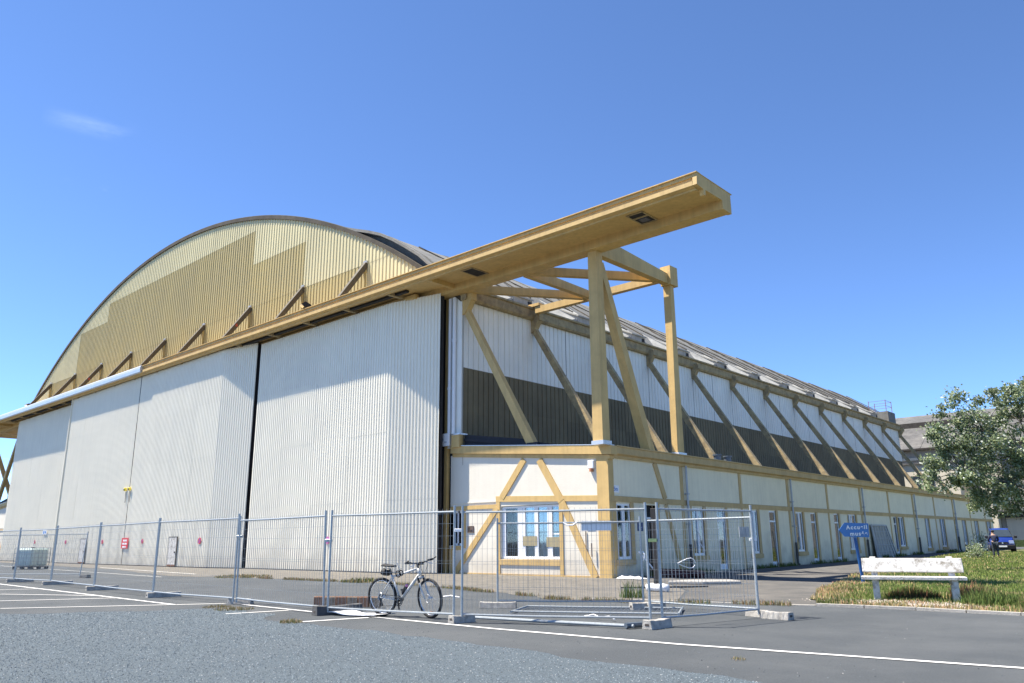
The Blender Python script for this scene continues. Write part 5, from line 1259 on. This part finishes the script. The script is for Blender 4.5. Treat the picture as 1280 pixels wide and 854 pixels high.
# ================================================================== TREE and shrubs
LEAFC = [(.085, .115, .06), (.105, .135, .075), (.06, .08, .04), (.14, .17, .10), (.27, .29, .25), (.38, .40, .36), (.15, .17, .09), (.13, .125, .06)]
LEAFW = [.22, .26, .10, .18, .09, .03, .10, .02]
def make_tree(name, label, base, blobs, nleaf, leaf, trunk_r, limbs, seed, cat='tree', sub=7):
    rn = random.Random(seed); t = thing(name, label, cat, base)
    LOCAL[0] = False
    V = []; Fc = []; C_ = []
    wt = [b[3]**2*b[4]*(b[5] if len(b) > 5 else 1) for b in blobs]; tw = MB(); tips = []
    for bi, b in enumerate(blobs):
        c = Vector(b[:3]); r = b[3]; rz = b[4]
        nt_ = max(4, int(sub*r*r*(b[5] if len(b) > 5 else 1)))
        for k in range(nt_):
            u = Vector((rn.gauss(0, 1), rn.gauss(0, 1), rn.gauss(0, 1))).normalized(); q = rn.random()**.42
            tips.append((c+Vector((u.x*r*q, u.y*r*q, u.z*rz*q)), bi))
    per_tip = max(1, nleaf//len(tips))
    for p, bi in tips:
        cl = rn.uniform(.18, .46); dens = rn.choice((.25, .6, 1.0, 1.5, 1.9))
        tone = rn.uniform(.75, 1.2)
        for k in range(int(per_tip*dens)):
            u = Vector((rn.gauss(0, 1), rn.gauss(0, 1), rn.gauss(0, .8)))*cl*.55; q = p+u
            nrm = Vector((rn.gauss(0, 1), rn.gauss(0, 1), rn.gauss(.5, 1))).normalized(); a = nrm.cross(Vector((rn.random(), rn.random(), rn.random()+.01))).normalized(); bb = nrm.cross(a)
            s = leaf*rn.uniform(.6, 1.25); o = len(V)
            V += [tuple(q-a*s*.5), tuple(q+bb*s*.36), tuple(q+a*s*.55), tuple(q-bb*s*.36)]; Fc.append((o, o+1, o+2, o+3))
            col = rn.choices(LEAFC, LEAFW)[0]; C_.append(tuple(v*tone*2.1 for v in col))
    cmesh('crown', V, Fc, C_, m_leaf, t, 'stuff')
    tr = MB(); 
    for L_ in limbs:
        pts = [Vector(p) for p in L_[0]]; P2 = []
        for i in range(len(pts)-1):
            for k in range(4):
                f = k/4; P2.append(pts[i].lerp(pts[i+1], f)+Vector((rn.gauss(0, .03), rn.gauss(0, .03), rn.gauss(0, .02))))
        P2.append(pts[-1]); tr.tube(P2, L_[1], 9, r2=L_[2])
    obj('trunk', tr, m_bark, t, smooth=True)
    bt = MB(); ends = [Vector(L_[0][-1]) for L_ in limbs]+[Vector(L_[0][len(L_[0])//2]) for L_ in limbs]
    for p, bi in tips[::2]:
        e = min(ends, key=lambda v: (v-p).length); m_ = e.lerp(p, .5)+Vector((rn.gauss(0, .15), rn.gauss(0, .15), rn.gauss(-.1, .12)))
        bt.tube([e, m_, p], .022, 4, r2=.006, cap=False)
    obj('twigs', bt, m_bark, t, kind='stuff', recalc=False)
    return t
TB = (15.6, 18.2, .03)
blobs = [(9.6, 14.9, 4.7, 1.35, 1.15), (10.6, 15.3, 3.9, 1.35, .9), (11.0, 15.6, 7.2, 1.1, 1.15), (11.5, 16, 5.6, 1.6, 1.5), (12.6, 16.9, 7.3, 1.5, 1.35), (12.7, 17, 4.3, 1.3, .9, .8), (14.2, 18, 6.6, 2.0, 2.1), (15.8, 18.5, 5.0, 2.0, 1.5), (9.1, 14.6, 3.9, .9, .7), (10.9, 15.6, 3.1, .75, .55, .8),
         (17.6, 19, 6.4, 2.2, 2.2), (15.6, 20.2, 7.8, 2.0, 1.5), (16.5, 16.6, 6.2, 1.8, 1.7), (9.35, 14.5, 5.6, .7, .6), (13.7, 17.6, 8.2, 1.1, .9), (10.35, 15.2, 6.6, .9, .8), (10.4, 15.1, 7.4, .8, .7), (11.2, 15.7, 7.9, .8, .7), (12.2, 16.5, 8.1, 1.0, .7), (9.9, 15.0, 5.4, 1.1, .9), (10.9, 15.7, 5.6, 1.4, 1.1), (11.9, 16.4, 5.9, 1.4, 1.3), (9.8, 15.4, 3.9, 1.0, .7), (10.8, 16.3, 3.5, .9, .6), (11.8, 17.0, 4.3, 1.3, 1.0), (12.4, 17.2, 3.4, .9, .5), (13.2, 17.4, 5.4, 1.5, 1.3), (8.9, 14.6, 5.0, .6, .5), (8.6, 14.3, 4.3, .5, .4), (10.2, 14.9, 8.1, .45, .45), (9.6, 14.6, 7.4, .4, .35), (9.2, 14.5, 6.5, .45, .35), (12.9, 16.9, 8.8, .6, .5), (10.4, 16.2, 3.0, .7, .4), (11.6, 16.9, 3.0, .7, .4)]
limbs = [([(15.6, 18.2, 0), (15.5, 18.1, 1.6), (15.3, 18.0, 3.0)], .30, .21), ([(15.3, 18.0, 3.0), (13.8, 17.4, 4.2), (12.0, 16.4, 5.3), (10.9, 15.8, 6.6)], .15, .04), ([(15.3, 18, 2.6), (13.4, 17, 3.3), (11.6, 16, 4.0), (10.0, 15.1, 4.6)], .13, .035),
         ([(15.3, 18, 3.0), (15.0, 18.1, 5.2), (14.4, 18, 7.4)], .17, .05), ([(15.3, 18, 3.0), (16.6, 18.7, 5), (17.6, 19.2, 6.8)], .15, .04), ([(13.4, 17, 3.3), (12.6, 16.8, 4.9), (12.4, 16.8, 6.9)], .08, .03)]
make_tree('poplar_tree', 'grey green poplar hanging over the lawn at the right edge', TB, blobs, 52000, .13, .3, limbs, 5)
def shrub(label, x, y, r, h, seed, nl=900):
    rn = random.Random(seed); z = gh(x, y)
    return make_tree('shrub', label, (x, y, z), [(x, y, z+h*.5, r, h*.5)], nl, .09, .03, [([(x, y, z), (x+.05, y, z+h*.3), (x+.1, y, z+h*.6)], .03, .01)], seed, 'shrub', 60)
shrub('small yellow green shrub on the lawn left of the person', 6.1, 33.0, .55, .85, 3)
shrub('dark bush against the far end of the annex wall', 1.0, 58.0, .9, 1.6, 4)
